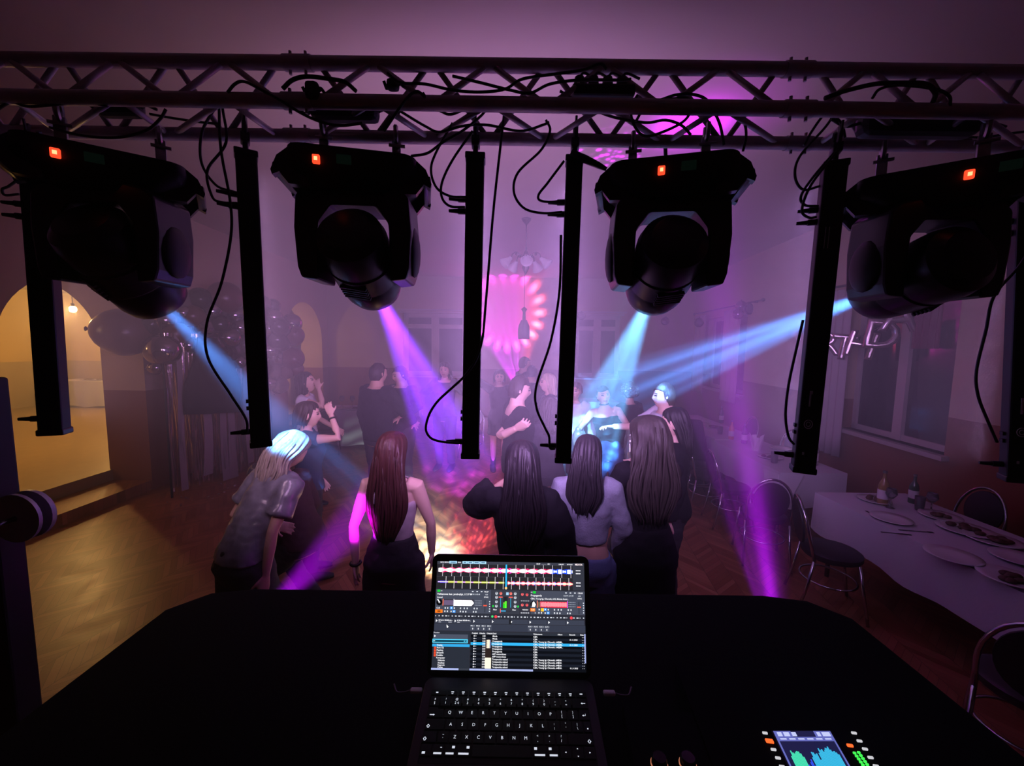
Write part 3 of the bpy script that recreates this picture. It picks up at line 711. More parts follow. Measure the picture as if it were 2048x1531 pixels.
truss = thing('lighting_truss', 'long triangular aluminium truss spanning the picture above the desk', 'truss', (0, 1.4, 2.9))
def chord(pa, pb, Y): return P(*pa, Y), P(*pb, Y)
near = chord((-400, 187), (2450, 231), YN); far = chord((-400, 256), (2450, 300), YFAR); apex = chord((-400, 113), (2450, 150), YT)
for (a, b) in (near, far, apex):
    mb = MB(); mb.cyl(a, b, .0215, n=20); mb.build('chord', m_alu, truss, smooth=True, world=True, auto=40)
def lerp(ab, t): return ab[0]+(ab[1]-ab[0])*t
def brace(c1, t1, c2, t2):
    a, b = lerp(c1, t1), lerp(c2, t2); d = (b-a).normalized(); mb = MB(); mb.tube([a+d*.012, b-d*.012], .0095, 10); mb.build('brace', m_alu, truss, smooth=True, world=True)
def tpx(px): return (px+400)/2850
SECT = [-130, 596, 1596, 2300]
for si in range(3):
    x0, x1 = SECT[si], SECT[si+1]; n = max(2, int(round((x1-x0)/250)))
    for (c1, c2, ph) in ((near, apex, .0), (apex, far, .12), (far, near, .06)):
        w = (x1-x0-70)/n
        for k in range(n):
            xa = x0+35+w*k+ph*0; 
            brace(c1, tpx(xa+6), c2, tpx(xa+w*.5-4)); brace(c2, tpx(xa+w*.5+4), c1, tpx(xa+w-6))
    if si:
        for c in (near, far, apex):
            p = lerp(c, tpx(x0)); mb = MB(); d = (c[1]-c[0]).normalized(); mb.cyl(p-d*.045, p+d*.045, .0245, n=20)
            for q in (-.025, .025): mb.cyl(p+d*q+Vector((0, 0, -.036)), p+d*q+Vector((0, 0, .036)), .005, n=8)
            mb.build('coupler', m_alu, truss, smooth=True, world=True, auto=40)

# moving heads -----------------------------------------------------
def rrect(w, d, z, r=.05, n=6):
    pts = []
    for (sx, sy, a0) in ((1, 1, 0), (-1, 1, 90), (-1, -1, 180), (1, -1, 270)):
        for k in range(n+1):
            a = R(a0+90*k/n); pts.append(Vector((sx*(w/2-r)+r*math.cos(a), sy*(d/2-r)+r*math.sin(a), z)))
    return pts
HEADS = []
def moving_head(label, bpx, Y, yaw, lens_px, lensY, target, sw_side):
    bp = P(*bpx, Y)
    root = thing('moving_head_light', label, 'stage light', bp, yaw, 'moving head lights under the truss')
    mb = MB()
    sec = [(.34, .25, -.052, .04), (.385, .285, -.058, .05), (.40, .29, -.085, .06), (.385, .275, -.115, .06), (.30, .24, -.148, .06), (.24, .22, -.168, .07)]
    mb.rings([rrect(w, d, z, r) for (w, d, z, r) in reversed([(a_, b_, c_-.025, d_) for (a_, b_, c_, d_) in sec])])
    mb.build('base', m_blk, root, smooth=True, auto=35)
    for sg in (-1, 1):       # carrying handles at the ends
        mb = MB()
        for sy in (-.105, .085): mb.prism([(x_, z_-.025) for x_, z_ in ((sg*.15, -.054), (sg*.185, -.054), (sg*.222, -.085), (sg*.240, -.128), (sg*.236, -.142), (sg*.215, -.132), (sg*.19, -.165), (sg*.13, -.168))], sy, sy+.03)
        mb.box((sg*.226, -.002, -.143), (.026, .20, .038), bev=.010); mb.build('handle', m_blk2, root, smooth=True, auto=30)
    for sx in (-.12, .12):   # hook clamps reaching up to the far chord
        mb = MB(); mb.box((sx, .0, -.071), (.09, .12, .012), bev=.003); mb.box((sx, .055, -.012), (.03, .02, .115), bev=.003)
        mb.tube([Vector((sx, .07+.03*math.sin(t)-.02, .055-.03*math.cos(t)+.01)) for t in np.linspace(-2.0, 2.4, 14)], .008, 6); mb.cyl((sx-.025, .04, .02), (sx+.03, .04, .02), .006, n=8)
        mb.build('clamp', m_steel, root, smooth=True, auto=40)
    # illuminated power switch and display on the end towards us
    ang = -yaw; fx = sw_side
    mb = MB(); mb.box((fx, -.146, -.128), (.021, .012, .026), bev=.003); sw = mb.build('power_switch', m_red, root); sw['label'] = 'red lit power switch'
    mb = MB(); mb.box((fx, -.153, -.128), (.009, .003, .010)); mb.build('lamp_dot', m_red2, sw)
    mb = MB(); mb.box((fx+.078, -.1445, -.120), (.042, .006, .026)); d = mb.build('display', m_lcd, root); d['label'] = 'dim greenish display'
    # yoke and lamp head: pan so the arms straddle the beam
    piv_l = Vector((0, 0, -.385)); piv = Matrix.Rotation(yaw, 4, 'Z') @ piv_l; piv = bp+Vector(piv[:3])
    aim = (target-piv).normalized(); pan = math.atan2(aim.x, aim.y)            # 0 = +Y
    ry = Matrix.Rotation(-pan-yaw, 4, 'Z')
    outl = [(-.10, -.158), (.10, -.158), (.165, -.172), (.190, -.195), (.198, -.30), (.190, -.42), (.178, -.455), (.122, -.462), (.120, -.30), (.118, -.275), (.075, -.222), (-.075, -.222), (-.118, -.275), (-.120, -.30), (-.122, -.462), (-.178, -.455), (-.190, -.42), (-.198, -.30), (-.190, -.195), (-.165, -.172)]
    mb = MB(); mb.prism([(x*.95, z-.008) for x, z in outl], -.08, .08, ry)
    o = mb.build('yoke', m_blk2, root); bv = o.modifiers.new('b', 'BEVEL'); bv.width = .008; bv.segments = 2; bv.limit_method = 'ANGLE'
    for sg in (-1, 1):
        mb = MB(); mb.ell(ry @ Vector((sg*.182, 0, -.36)), (.02, .065, .085), ry.to_3x3(), 16, 8); mb.build('arm_cover', m_blk, o, smooth=True)
    # lamp housing: a lathe along the aim
    loc_aim = Matrix.Rotation(-yaw, 3, 'Z') @ aim
    q = Vector((0, 0, 1)).rotation_difference(loc_aim).to_matrix()
    prof = [(.02, -.158), (.075, -.150), (.103, -.125), (.112, -.09), (.112, -.03), (.108, -.025), (.108, -.018), (.113, -.012), (.113, .07), (.109, .075), (.109, .083), (.111, .088), (.108, .15), (.098, .185), (.092, .192), (.078, .190)]
    mb = MB(); mb.lathe(prof, piv_l, 36, q); hd = mb.build('lamp_housing', m_blk2, root, smooth=True, auto=30)
    for a in (0, PI):
        mb = MB(); r1 = q @ Matrix.Rotation(a, 3, 'Z')
        for k in range(5): mb.box(piv_l+r1 @ Vector((0, -.112, .01+.014*k)), (.09, .012, .006), r1)
        mb.build('vent', m_blk, hd)
    mb = MB(); mb.lathe([(.001, .196), (.04, .194), (.078, .186), (.078, .18), (.001, .178)], piv_l, 28, q); mb.build('lens', M('glowing_lens', (.8, .8, .8), .1), root, smooth=True)
    HEADS.append((root, piv+aim*.21, aim))
    return root
T1 = PZ(760, 1060, 0); T2 = PZ(925, 935, 0); T3 = PZ(1150, 935, 0); T4 = P(1256, 778, 5.2)
moving_head('moving head light at far left of the truss, blue beam falling rightwards', (220, 274), 1.36, R(36), None, 0, T1, -.095)
moving_head('moving head light throwing the purple beam, second from left on the truss', (717, 284), 1.42, R(12), None, 0, T2, -.100)
moving_head('moving head light throwing a pale blue beam down to the left, third from left', (1340, 296), 1.42, R(-15), None, 0, T3, -.035)
moving_head('moving head light at far right of the truss with a blue beam crossing the picture', (1868, 306), 1.36, R(-36), None, 0, T4, .055)

# LED bars -----------------------------------------------------
BARS = []
def led_bar(label, ptop, pbot, Y, rz, w=.062, emblem=False):
    a = P(*ptop, Y); b = P(*pbot, Y); L = a.z-b.z; c = (a+b)/2
    root = thing('led_bar', label, 'light bar', (c.x, Y, b.z), R(rz), 'LED bars hanging from the truss')
    tx = a.x-c.x
    Mx = Matrix.Rotation(math.atan2(tx*2, L), 4, 'Y')
    def ap(mb):
        mb.v = [tuple((Mx @ (Vector(p)-Vector((0, 0, L/2))))+Vector((0, 0, L/2))) for p in mb.v]; return mb
    mb = MB(); mb.box((0, 0, L/2), (w, .055, L-.02), bev=.006); ap(mb).build('housing', m_blk, root)
    for ze in (.008, L-.008): mb = MB(); mb.box((0, 0, ze), (w+.006, .062, .022), bev=.004); ap(mb).build('end_cap', m_blk2, root)
    mb = MB(); mb.box((0, .030, L/2), (w*.7, .008, L-.07)); ap(mb).build('led_strip', M('led_window', (.12, .12, .13), .2), root)
    mb = MB(); mb.cyl((0, 0, L-.005), (0, .0, L+.045), .009, n=10); mb.box((0, .0, L+.045), (.028, .05, .03), bev=.004)
    mb.tube([Vector((0, .032*math.sin(t), L+.083-.032*math.cos(t))) for t in np.linspace(-2.3, 2.4, 14)], .008, 6); mb.cyl((0, -.03, L+.06), (0, -.045, L+.115), .004, n=6)
    ap(mb).build('clamp', m_blk2, root, smooth=True, auto=40)
    for (zf) in (L-.145, L-.185, .055):
        mb = MB(); mb.cyl((-w/2+.004, 0, zf), (-w/2-.026, 0, zf), .0105, n=12); mb.cyl((-w/2-.02, 0, zf), (-w/2-.058, 0, zf), .0085, .0055, n=12); ap(mb).build('plug', m_blk2, root, smooth=True, auto=40)
    for zf in (.14, .145+.02):
        mb = MB(); mb.box((-w/2-.003, 0, zf), (.008, .02, .012)); ap(mb).build('bracket', m_blk, root)
    if emblem:
        mb = MB(); mb.tube([Vector((-.004+.012*math.cos(t), -.029, .175+.015*math.sin(t))) for t in np.linspace(0, 2*PI, 25)], .0012, 5); mb.tube([Vector((-.004+.006*math.cos(t), -.029, .175+.008*math.sin(t))) for t in np.linspace(0, 2*PI, 17)], .0012, 5)
        ap(mb).build('emblem', m_mark, root)
        mb = MB(); mb.box((-.006, -.0285, .265), (.005, .002, .055)); mb.box((-.002, -.0285, .287), (.004, .002, .012)); mb.box((-.01, -.0285, .07), (.006, .002, .01)); ap(mb).build('marking', m_mark, root)
        mb = MB()
        for q in (-.012, -.002): mb.box((q, -.0285, L-.245), (.0016, .002, .07))
        ap(mb).build('slot', m_mark, root)
    BARS.append((root, c, L)); return root
led_bar('LED bar at far left hanging in front of the lit arch', (70, 322), (112, 866), 1.40, 22, .066)
led_bar('LED bar with a violet-lit side, right of the leftmost moving head', (492, 305), (522, 890), 1.44, 34, .064)
led_bar('LED bar left of the chandelier with a cable looping from its foot', (951, 312), (941, 912), 1.44, 3)
led_bar('LED bar right of the chandelier with an angled plug at its foot', (1149, 317), (1126, 921), 1.44, -6, .056)
led_bar('LED bar marked with a small ring emblem, left of the rightmost moving head', (1668, 328), (1606, 942), 1.40, -24, .066, True)
led_bar('LED bar cut off by the right edge of the picture', (2068, 345), (2024, 958), 1.38, -28, .068, True)

# cables -----------------------------------------------------
def cable(label, pts, Y=1.42, r=.0042, dy=None, name='power_cable'):
    w = [P(x, y, (Y if dy is None else Y+dy[i])) for i, (x, y) in enumerate(pts)]
    mb = MB(); mb.tube(smoothpath(w, 8), r, 8); o = mb.build(name, m_rub, smooth=True); return tag(o, label, 'cable')
cable('short cable looping into the upper plug of the violet-sided bar', [(430, 215), (404, 265), (403, 325), (432, 370), (470, 384)])
cable('short cable crossing over into the lower plug of the violet-sided bar', [(445, 215), (452, 285), (415, 340), (424, 392), (442, 404), (474, 406)], 1.40)
cable('long cable snaking down past the left blue beam to the foot of the violet-sided bar', [(438, 212), (442, 300), (460, 400), (462, 470), (443, 565), (414, 645), (416, 715), (462, 790), (492, 838), (494, 868)], 1.38)
cable('cable arching into the upper plug left of the chandelier', [(905, 246), (872, 305), (862, 340), (873, 375), (900, 392), (932, 394)])
cable('cable arching into the lower plug left of the chandelier', [(945, 262), (905, 320), (884, 365), (884, 395), (900, 412), (930, 414)], 1.41)
cable('long cable looping back to the foot of the bar left of the chandelier', [(1009, 222), (1000, 300), (986, 430), (972, 600), (962, 690), (935, 745), (872, 806), (852, 850), (860, 874), (885, 883), (922, 886)], 1.38)
cable('cable curling into the lower plug right of the chandelier', [(1092, 240), (1100, 262), (1082, 300), (1036, 345), (1028, 385), (1048, 416), (1085, 426), (1124, 424)])
cable('cable curling into the upper plug right of the chandelier', [(1128, 322), (1095, 366), (1077, 390), (1084, 402), (1126, 404)])
cable('long cable swinging beside the bar right of the chandelier to its foot', [(1122, 470), (1119, 580), (1102, 680), (1073, 770), (1073, 815), (1090, 855), (1098, 872), (1100, 895), (1110, 897)], 1.39)
cable('cable loop hanging to the upper plug of the ring-emblem bar', [(1668, 228), (1650, 255), (1600, 312), (1590, 352), (1606, 379), (1640, 372)])
cable('cable loop hanging to the lower plug of the ring-emblem bar', [(1680, 292), (1628, 352), (1602, 392), (1610, 410), (1636, 412)], 1.37)
cable('third cable loop beside the ring-emblem bar', [(1676, 300), (1622, 370), (1604, 420), (1618, 435), (1632, 434)], 1.36)
cable('thin cable hugging the lower half of the ring-emblem bar', [(1606, 640), (1592, 700), (1577, 770), (1571, 830), (1577, 872), (1588, 888)], 1.37)
cable('dark red-tinged cable hanging behind the rightmost moving head to the edge bar', [(2075, 470), (2040, 530), (1988, 592), (1972, 660), (1953, 740), (1956, 790), (1975, 840), (1994, 884)], 1.36)
cable('cable lying along the left part of the truss above the first bar', [(-20, 230), (20, 205), (60, 213), (140, 206), (175, 205), (215, 212)], 1.30)
cable('cable drooping between the chords above the violet-sided bar', [(300, 228), (345, 236), (400, 244), (440, 248)], 1.45)
cable('cable humping over the middle chord left of the second moving head', [(455, 185), (470, 168), (488, 163), (520, 178), (560, 200), (600, 225), (640, 243), (680, 251), (725, 246)], 1.28)
cable('thick cable arching above the second moving head', [(565, 178), (585, 160), (615, 153), (660, 158), (690, 164), (712, 182)], 1.28, .006)
cable('cable sagging along the truss over the second moving head', [(775, 146), (800, 165), (850, 168), (905, 180), (960, 184), (1010, 178), (1045, 158), (1110, 148), (1165, 140), (1200, 128), (1213, 138)], 1.29)
cable('cable waving from the second moving head up over the middle chord', [(768, 262), (800, 215), (820, 190), (836, 183), (850, 194), (846, 186)], 1.27)
cable('cable curving from the second moving head back up into the truss', [(822, 312), (855, 306), (885, 285), (930, 258), (970, 222), (960, 205), (905, 228), (880, 222)], 1.34)
cable('cable running flat across the truss middle to the power strip', [(905, 152), (960, 165), (1020, 180), (1060, 186), (1100, 168), (1160, 160), (1240, 160), (1262, 158)], 1.285)
cable('cable crossing under the middle chord near the truss middle', [(800, 222), (850, 252), (880, 264), (925, 252), (975, 250), (1040, 262), (1085, 250), (1098, 244)], 1.36)
cable('round cable loop right of the power strip', [(1275, 190), (1262, 215), (1268, 250), (1290, 272), (1330, 262), (1370, 240), (1385, 210), (1370, 196), (1320, 202), (1290, 214), (1272, 242)], 1.31)
cable('cable sloping from the loop down to the third moving head', [(1120, 182), (1160, 205), (1220, 232), (1290, 245), (1330, 240), (1362, 250), (1382, 270)], 1.33)
cable('cable arching over the middle chord above the third moving head', [(1320, 200), (1350, 190), (1380, 188), (1408, 196), (1424, 215), (1440, 250), (1448, 290)], 1.31)
cable('cable hanging into the right end of the third moving head', [(1478, 228), (1490, 250), (1492, 275), (1486, 302)], 1.38)
cable('thick cable bent across the right part of the truss', [(1650, 196), (1690, 182), (1750, 168), (1800, 166), (1850, 168), (1870, 185), (1866, 204)], 1.27, .0065)
cable('cable loop lying over the right end of the truss', [(1745, 196), (1760, 178), (1800, 170), (1870, 178), (1898, 192), (1900, 212)], 1.28)
cable('cable swooping up from the ring-emblem bar into the truss', [(1690, 275), (1684, 250), (1668, 232), (1650, 228), (1624, 262), (1608, 290)], 1.40)
cable('cable trailing along the far right chord', [(1880, 268), (1960, 275), (2010, 268), (2060, 262)], 1.46)
cable('cable loop at the far left behind the first bar', [(30, 300), (8, 320), (20, 335), (40, 352), (18, 372), (5, 378), (10, 390), (38, 388)], 1.44)
cable('cable drooping under the left end of the truss to the first moving head', [(100, 255), (160, 270), (230, 275), (290, 262), (320, 238), (332, 218)], 1.30)

# power strip, adapters and plugs lying in the truss
mb = MB(); c = P(1205, 186, 1.36); st = thing('power_strip', 'black power strip with plugs lying on the truss middle', 'power strip', c)
mb.box((0, 0, 0), (.20, .05, .035), bev=.008); mb.build('housing', m_blk, st)
for k in range(4):
    mb = MB(); mb.cyl((-.075+.045*k, 0, .015), (-.075+.045*k, 0, .045), .019, .015, n=14); mb.tube(smoothpath([(-.075+.045*k, 0, .045), (-.06+.045*k, .0, .06), (-.03+.05*k, .01, .05)], 4), .004, 6); mb.build('plug', m_blk2, st, smooth=True, auto=40)
def blob(name, label, cat, px, Y, size, rz=0, mat=m_blk):
    root = thing(name, label, cat, P(*px, Y), rz)
    mb = MB(); mb.box((0, 0, 0), size, bev=min(size)*.35); mb.build('housing', mat, root)
    mb = MB(); mb.tube(smoothpath([(-size[0]*.5, 0, 0), (-size[0]*.6, .01, -.005), (-size[0]*.75, .0, .012)], 5), .005, 6); mb.tube(smoothpath([(size[0]*.5, 0, 0), (size[0]*.62, .0, .008), (size[0]*.8, .01, .0)], 5), .005, 6); mb.build('lead', m_rub, root, smooth=True)
blob('power_adapter', 'black adapter wedged under the chord left of the second moving head', 'adapter', (690, 222), 1.38, (.22, .06, .065))
blob('power_adapter', 'black adapter hanging above the leftmost moving head', 'adapter', (240, 215), 1.38, (.14, .05, .06))
EFF = []  # unseen lamps, added to throw the patterns on the floor
for (p, tgt, lab) in ((Vector((-.38, 3.0, .32)), (925, 1020, 5.1), 'added effect lamp on a short floor stand behind the laptop, amid the dancers'), (P(1330, 400, 1.74), (1108, 930, 7.0), 'added effect lamp on a drop arm hidden behind the pale blue moving head')):
    d = (P(tgt[0], tgt[1], tgt[2])-p).normalized(); q = Vector((0, 0, 1)).rotation_difference(d).to_matrix()
    el = thing('added_effect_lamp', lab, 'effect lamp', p); mb = MB(); mb.lathe([(.004, -.05), (.022, -.048), (.028, -.035), (.028, .035), (.031, .037), (.031, .05), (.026, .05), (.024, .03), (.002, .028)], (0, 0, 0), 20, q); mb.build('housing', m_blk, el, smooth=True, auto=30)
    top = P(1330, 272, YFAR)-p if p.z > 1.5 else Vector((0, -.02, -.31)); mb = MB(); mb.tube([(0, 0, .02), (0, 0, top.z*.8), top], .007, 8); mb.build('drop_arm', m_blk2, el, smooth=True)
    EFF.append((p, d))
blob('equipment_bag', 'long black padded bag strapped on the right end of the truss', 'bag', (1835, 248), 1.40, (.38, .07, .085))
blob('cable_clip', 'small black clip standing on the middle chord above the second moving head', 'clip', (786, 170), 1.32, (.038, .03, .032))
blob('cable_clip', 'black clip tied to the chord left of the second moving head', 'clip', (625, 182), 1.28, (.04, .03, .05))
mb = MB(); a = P(1142, 305, 1.41); b = P(1213, 338, 1.40); mb.tube([a, a+(b-a)*.4, a+(b-a)*.8, b], [.011, .013, .010, .006], 10); tag(mb.build('tightening_lever', m_blk2, smooth=True), 'black lever sticking out of the clamp right of the chandelier', 'lever')

# lifting stand at the left carrying the truss
sp = P(38, 1000, 1.42); stx = sp.x
std = thing('truss_stand', 'black lifting stand at the left edge carrying the truss', 'stand', (stx-.085, 1.42, 0))
mb = MB(); mb.box((0, 0, .98), (.085, .085, 1.96), bev=.008); mb.build('mast', m_blk, std)
mb = MB(); mb.box((-.02, 0, 2.25), (.055, .055, 1.1), bev=.006); mb.build('inner_mast', m_alu, std)
zc = P(45, 1030, 1.4).z
mb = MB(); mb.lathe([(.02, -.03), (.085, -.03), (.088, -.024), (.088, -.012), (.05, -.008), (.05, .014), (.088, .018), (.088, .03), (.02, .03)], (.125, -.02, zc), 28, Matrix.Rotation(PI/2, 3, 'X')); mb.build('winch_drum', M('winch_grey', (.4, .38, .42), .4, metal=.4), std, smooth=True, auto=30)
mb = MB(); mb.box((.07, -.02, zc), (.1, .03, .05)); mb.tube([(.125, -.05, zc), (.125, -.10, zc), (.07, -.105, zc-.12), (.05, -.16, zc-.13)], .010, 8); mb.build('crank', m_steel, std, smooth=True)
for k in range(4):
    a = PI/4+k*PI/2; mb = MB(); mb.tube([(0, 0, .35), (.30*math.cos(a), .30*math.sin(a), .06), (.5*math.cos(a), .5*math.sin(a), .03)], .018, 8); mb.build('leg', m_blk, std, smooth=True)
# ------------------------------------------------------------------ DJ desk, laptop, console
m_cloth_b = M('black_table_cloth', (.0035, .0035, .004), .95, spec=.1, bump=.3, bscale=120)
fl = P(360, 1177, .98); fr = P(1655, 1190, .98)
DZ = (fl.z+fr.z)/2; DW = .82
desk = thing('dj_desk', 'DJ desk draped in black cloth at the bottom of the picture', 'desk', (0, .45, 0))
mb = MB()
def hull(z, g, amp=0.):
    pts = []
    base = [(-DW-g, -.25-g), (-DW-g, .20), (-DW-g, .60), (-DW-g+.0, .90+g), (-DW+.06-g*.6, .965+g), (-DW+.16, .985+g), (-.3, .985+g), (.3, .985+g), (DW-.16, .985+g), (DW-.06+g*.6, .965+g), (DW+g, .90+g), (DW+g, .6), (DW+g, .2), (DW+g, -.25-g), (.3, -.25-g), (-.3, -.25-g)]
    N = len(base)
    for i in range(N):
        a = Vector((*base[i], 0)); b = Vector((*base[(i+1) % N], 0))
        for k in range(6):
            p = a.lerp(b, k/6); n = (p-Vector((0, .4, 0))).normalized(); q = len(pts)
            pts.append(Vector((p.x, p.y, z))+n*amp*math.sin(q*.9+.4*math.sin(q*.37)))
    return pts
rs = [hull(.01, .05, .02), hull(.5, .035, .014), hull(1.1, .02, .006), hull(DZ-.02, .004), hull(DZ-.004, 0), hull(DZ, -.012)]
mb.rings([[p-Vector((0, .45, 0)) for p in r] for r in rs]); mb.build('table_cloth', m_cloth_b, desk, smooth=True, auto=50)

m_space = M('space_grey_aluminium', (.09, .08, .09), .5, metal=.9)
m_key = M('key_plastic', (.010, .010, .012), .5); m_leg = M('key_legend_light', (.8, .85, 1), .5, emit=(.82, .88, 1), es=.85)
m_bez = M('black_bezel', (.004, .004, .005), .3)
hinge = P(1018, 1355, .6825); lz = hinge.z-.0145; DECK = R(9.5)
# laptop local frame: origin at the middle of the hinge on the desk, +y towards the far edge
lap = thing('laptop', 'open laptop with lit keyboard running a DJ mixing program on the desk', 'laptop', (hinge.x, .6825, lz), R(-.3))
lap.rotation_euler = (DECK, 0, R(-.3))
LW = .304
mb = MB(); bm = bmesh.new()
ringp = lambda w, d, z, r: [Vector((p.x, p.y-d/2, p.z)) for p in rrect(w, d, z, r)]
mb.rings([ringp(LW-.008, .206, .002, .014), ringp(LW, .212, .006, .014), ringp(LW, .212, .0145, .014), ringp(LW-.002, .210, .0155, .013)]); mb.build('base', m_space, lap, smooth=True, auto=40)
mb = MB(); mb.box((0, -.078, .0152), (.274, .112, .0012)); mb.build('keyboard_well', m_bez, lap)
mb = MB(); mb.box((0, -.172, .0157), (.128, .072, .0006), bev=.0002); mb.build('trackpad', m_space, lap)
ROWS = [
 (.0105, [('esc', 1.5)]+[('F%d' % i, 1) for i in range(1, 13)]+[('pwr', 1)]),
 (.0185, [('§', 1), ('1', 1), ('2', 1), ('3', 1), ('4', 1), ('5', 1), ('6', 1), ('7', 1), ('8', 1), ('9', 1), ('0', 1), ('-', 1), ('=', 1), ('←', 1.5)]),
 (.0185, [('⇥', 1.5)]+[(c, 1) for c in 'QWERTYUIOP[]']+[('↵', 1)]),
 (.0185, [('⇪', 1.75)]+[(c, 1) for c in "ASDFGHJKL;'\\"]+[('•', .75)]),
 (.0185, [('⇧', 1.25), ('`', 1)]+[(c, 1) for c in 'ZXCVBNM,./']+[('⇧', 2.25)]),
 (.0185, [('fn', 1), ('ctrl', 1), ('opt', 1), ('cmd', 1.25), ('', 5), ('cmd', 1.25), ('opt', 1), ('‹', 1), ('¦', 1), ('›', 1)])]
UPP = {'1': '!', '2': '@', '3': '#', '4': '$', '5': '%', '6': '^', '7': '&', '8': '*', '9': '(', '0': ')', '-': '_', '=': '+', '[': '{', ']': '}', ';': ':', "'": '"', '\\': '|', '`': '~', ',': '<', '.': '>', '/': '?', '§': '±'}
GL = {}
def glyph(t, s):
    if (t, s) not in GL: GL[(t, s)] = text_mesh(t, s)
    return GL[(t, s)]
ytop = -.0235; U = .0190
for h, row in ROWS:
    tot = sum(w for _, w in row); x = -.137; uu = .274/tot
    for (t, w) in row:
        kw = w*uu-.0026; kh = h-.0026; cx = x+w*uu/2; cy = ytop-h/2
        mb = MB(); mb.box((0, 0, .0006), (kw, kh, .0014), bev=.0004); k = mb.build('key', m_key, lap); k.location = (cx, cy, .0160)
        ml = MB(); zt = .00145
        def put(tx, s, ox, oy):
            vs, fs = glyph(tx, s); ml._add([Vector((p.x+ox, p.y+oy, zt)) for p in vs], fs)
        def rect(x0, y0, x1, y1): ml.quad((x0, y0, zt), (x1, y0, zt), (x1, y1, zt), (x0, y1, zt))
        if h < .012:
            rect(-.0024, .0006, .0024, .0024) if t != 'esc' else rect(-.0055, -.0008, -.0015, .0012)
            if t not in ('esc', 'pwr'): rect(-.0016, -.0022, .0016, -.0010)
        elif t == '': ml = None
        elif t in ('fn', 'ctrl', 'opt', 'cmd'):
            if t == 'fn': rect(-kw*.32, -kh*.34, -kw*.02, -kh*.14)
            else:
                rect(-kw*.38, -kh*.36, kw*.38, -kh*.20); sx = 1 if x < 0 else -1
                if t != 'ctrl': rect(sx*kw*.30-.0022, kh*.16, sx*kw*.30+.0022, kh*.38)
                else: rect(kw*.2, kh*.2, kw*.36, kh*.26)
        elif t == '←': ml.box((kw*.25, 0, zt), (.006, .0008, .0001)); ml._add([(kw*.25-.0045, 0, zt), (kw*.25-.002, .0018, zt), (kw*.25-.002, -.0018, zt)], [(0, 1, 2)])
        elif t == '⇥': rect(-kw*.35, -kh*.3, -kw*.1, -kh*.2); ml._add([(-kw*.12, -kh*.35, zt), (-kw*.02, -kh*.25, zt), (-kw*.12, -kh*.15, zt)], [(0, 1, 2)])
        elif t == '↵': rect(-.002, -.0016, .0022, -.0009); rect(.0016, -.0016, .0022, .0016); ml._add([(-.0035, -.0012, zt), (-.0012, .0004, zt), (-.0012, -.0028, zt)], [(0, 1, 2)])
        elif t in '⇧⇪':
            ox = -kw*.34 if x < 0 else kw*.34; oy = -kh*.2
            for (p, q) in (((0, .0028), (.0026, 0)), ((.0026, 0), (.0012, 0)), ((.0012, 0), (.0012, -.002)), ((.0012, -.002), (-.0012, -.002)), ((-.0012, -.002), (-.0012, 0)), ((-.0012, 0), (-.0026, 0)), ((-.0026, 0), (0, .0028))):
                a = Vector((p[0]+ox, p[1]+oy, zt)); b = Vector((q[0]+ox, q[1]+oy, zt)); d = (b-a).normalized(); n = Vector((-d.y, d.x, 0))*.0004; ml.quad(a-n, b-n, b+n, a+n)
        elif t == '•': rect(-.001, -.004, .001, -.002)
        elif t in '‹›': ml._add([((.0012 if t == '‹' else -.0012), .0012, zt), ((.0012 if t == '‹' else -.0012), -.0012, zt), ((-.0012 if t == '‹' else .0012), 0, zt)], [(0, 1, 2)])
        elif t == '¦':
            for sy in (-1, 1): ml._add([(-.0012, sy*.0045, zt), (.0012, sy*.0045, zt), (0, sy*.0062, zt)], [(0, 1, 2)])
        elif t in UPP:
            if t == '2': put('2', .0056, -.0018, -.0028); put('€', .0046, .0030, -.0030)
            else: put(t, .0056, 0, -.0028)
            put(UPP[t], .0048, 0, .0036)
        else: put(t, .0068, 0, 0)
        if ml and ml.v: ml.build('key_legend', m_leg, k)
        x += w*uu
    ytop -= h
# lid: built upright then tipped back
TILT = R(17)
lid = bpy.data.objects.new('lid', None); C.objects.link(lid); lid.parent = lap; lid.location = (0, .004, .012); lid.rotation_euler = (-TILT-DECK, 0, 0)
LH = .212
def lidring(w, h, y, r): return [Vector((p.x, y, p.y+h/2+.001)) for p in rrect(w, h, 0, r)]
mb = MB(); mb.rings([lidring(LW-.004, LH-.004, .0045, .012), lidring(LW, LH, .0030, .013), lidring(LW, LH, -.0010, .013), lidring(LW-.003, LH-.003, -.0016, .012)]); mb.build('lid_shell', m_bez, lid, smooth=True, auto=40)
# display surface with everything drawn on it as lit shapes
DV, DF, DC = [], [], []
SX0, SX1, SZ0, SZ1 = -.1425, .1425, .0125, .2005
def s2(x, y): return SX0+(x-100)/1835*(SX1-SX0), SZ1-(y-165)/1250*(SZ1-SZ0)
LAY = [0]
def lin(c): return tuple(((v/255+.055)/1.055)**2.4 if v/255 > .04045 else v/255/12.92 for v in c)
def q4(x0, y0, x1, y1, col, lay=None):
    LAY[0] += 1; yy = -.00175-.0000012*LAY[0]; a = s2(x0, y0); b = s2(x1, y1); o = len(DV)
    DV.extend([(a[0], yy, b[1]), (b[0], yy, b[1]), (b[0], yy, a[1]), (a[0], yy, a[1])]); DF.append((o, o+1, o+2, o+3)); DC.append(lin(col))
def poly(pts, col):
    LAY[0] += 1; yy = -.00175-.0000012*LAY[0]; o = len(DV)
    DV.extend([(s2(*p)[0], yy, s2(*p)[1]) for p in pts]); DF.append(tuple(reversed(range(o, o+len(pts))))); DC.append(lin(col))
def disc(x, y, r, col, n=14): poly([(x+r*math.cos(2*PI*k/n), y+r*math.sin(2*PI*k/n)) for k in range(n)], col)
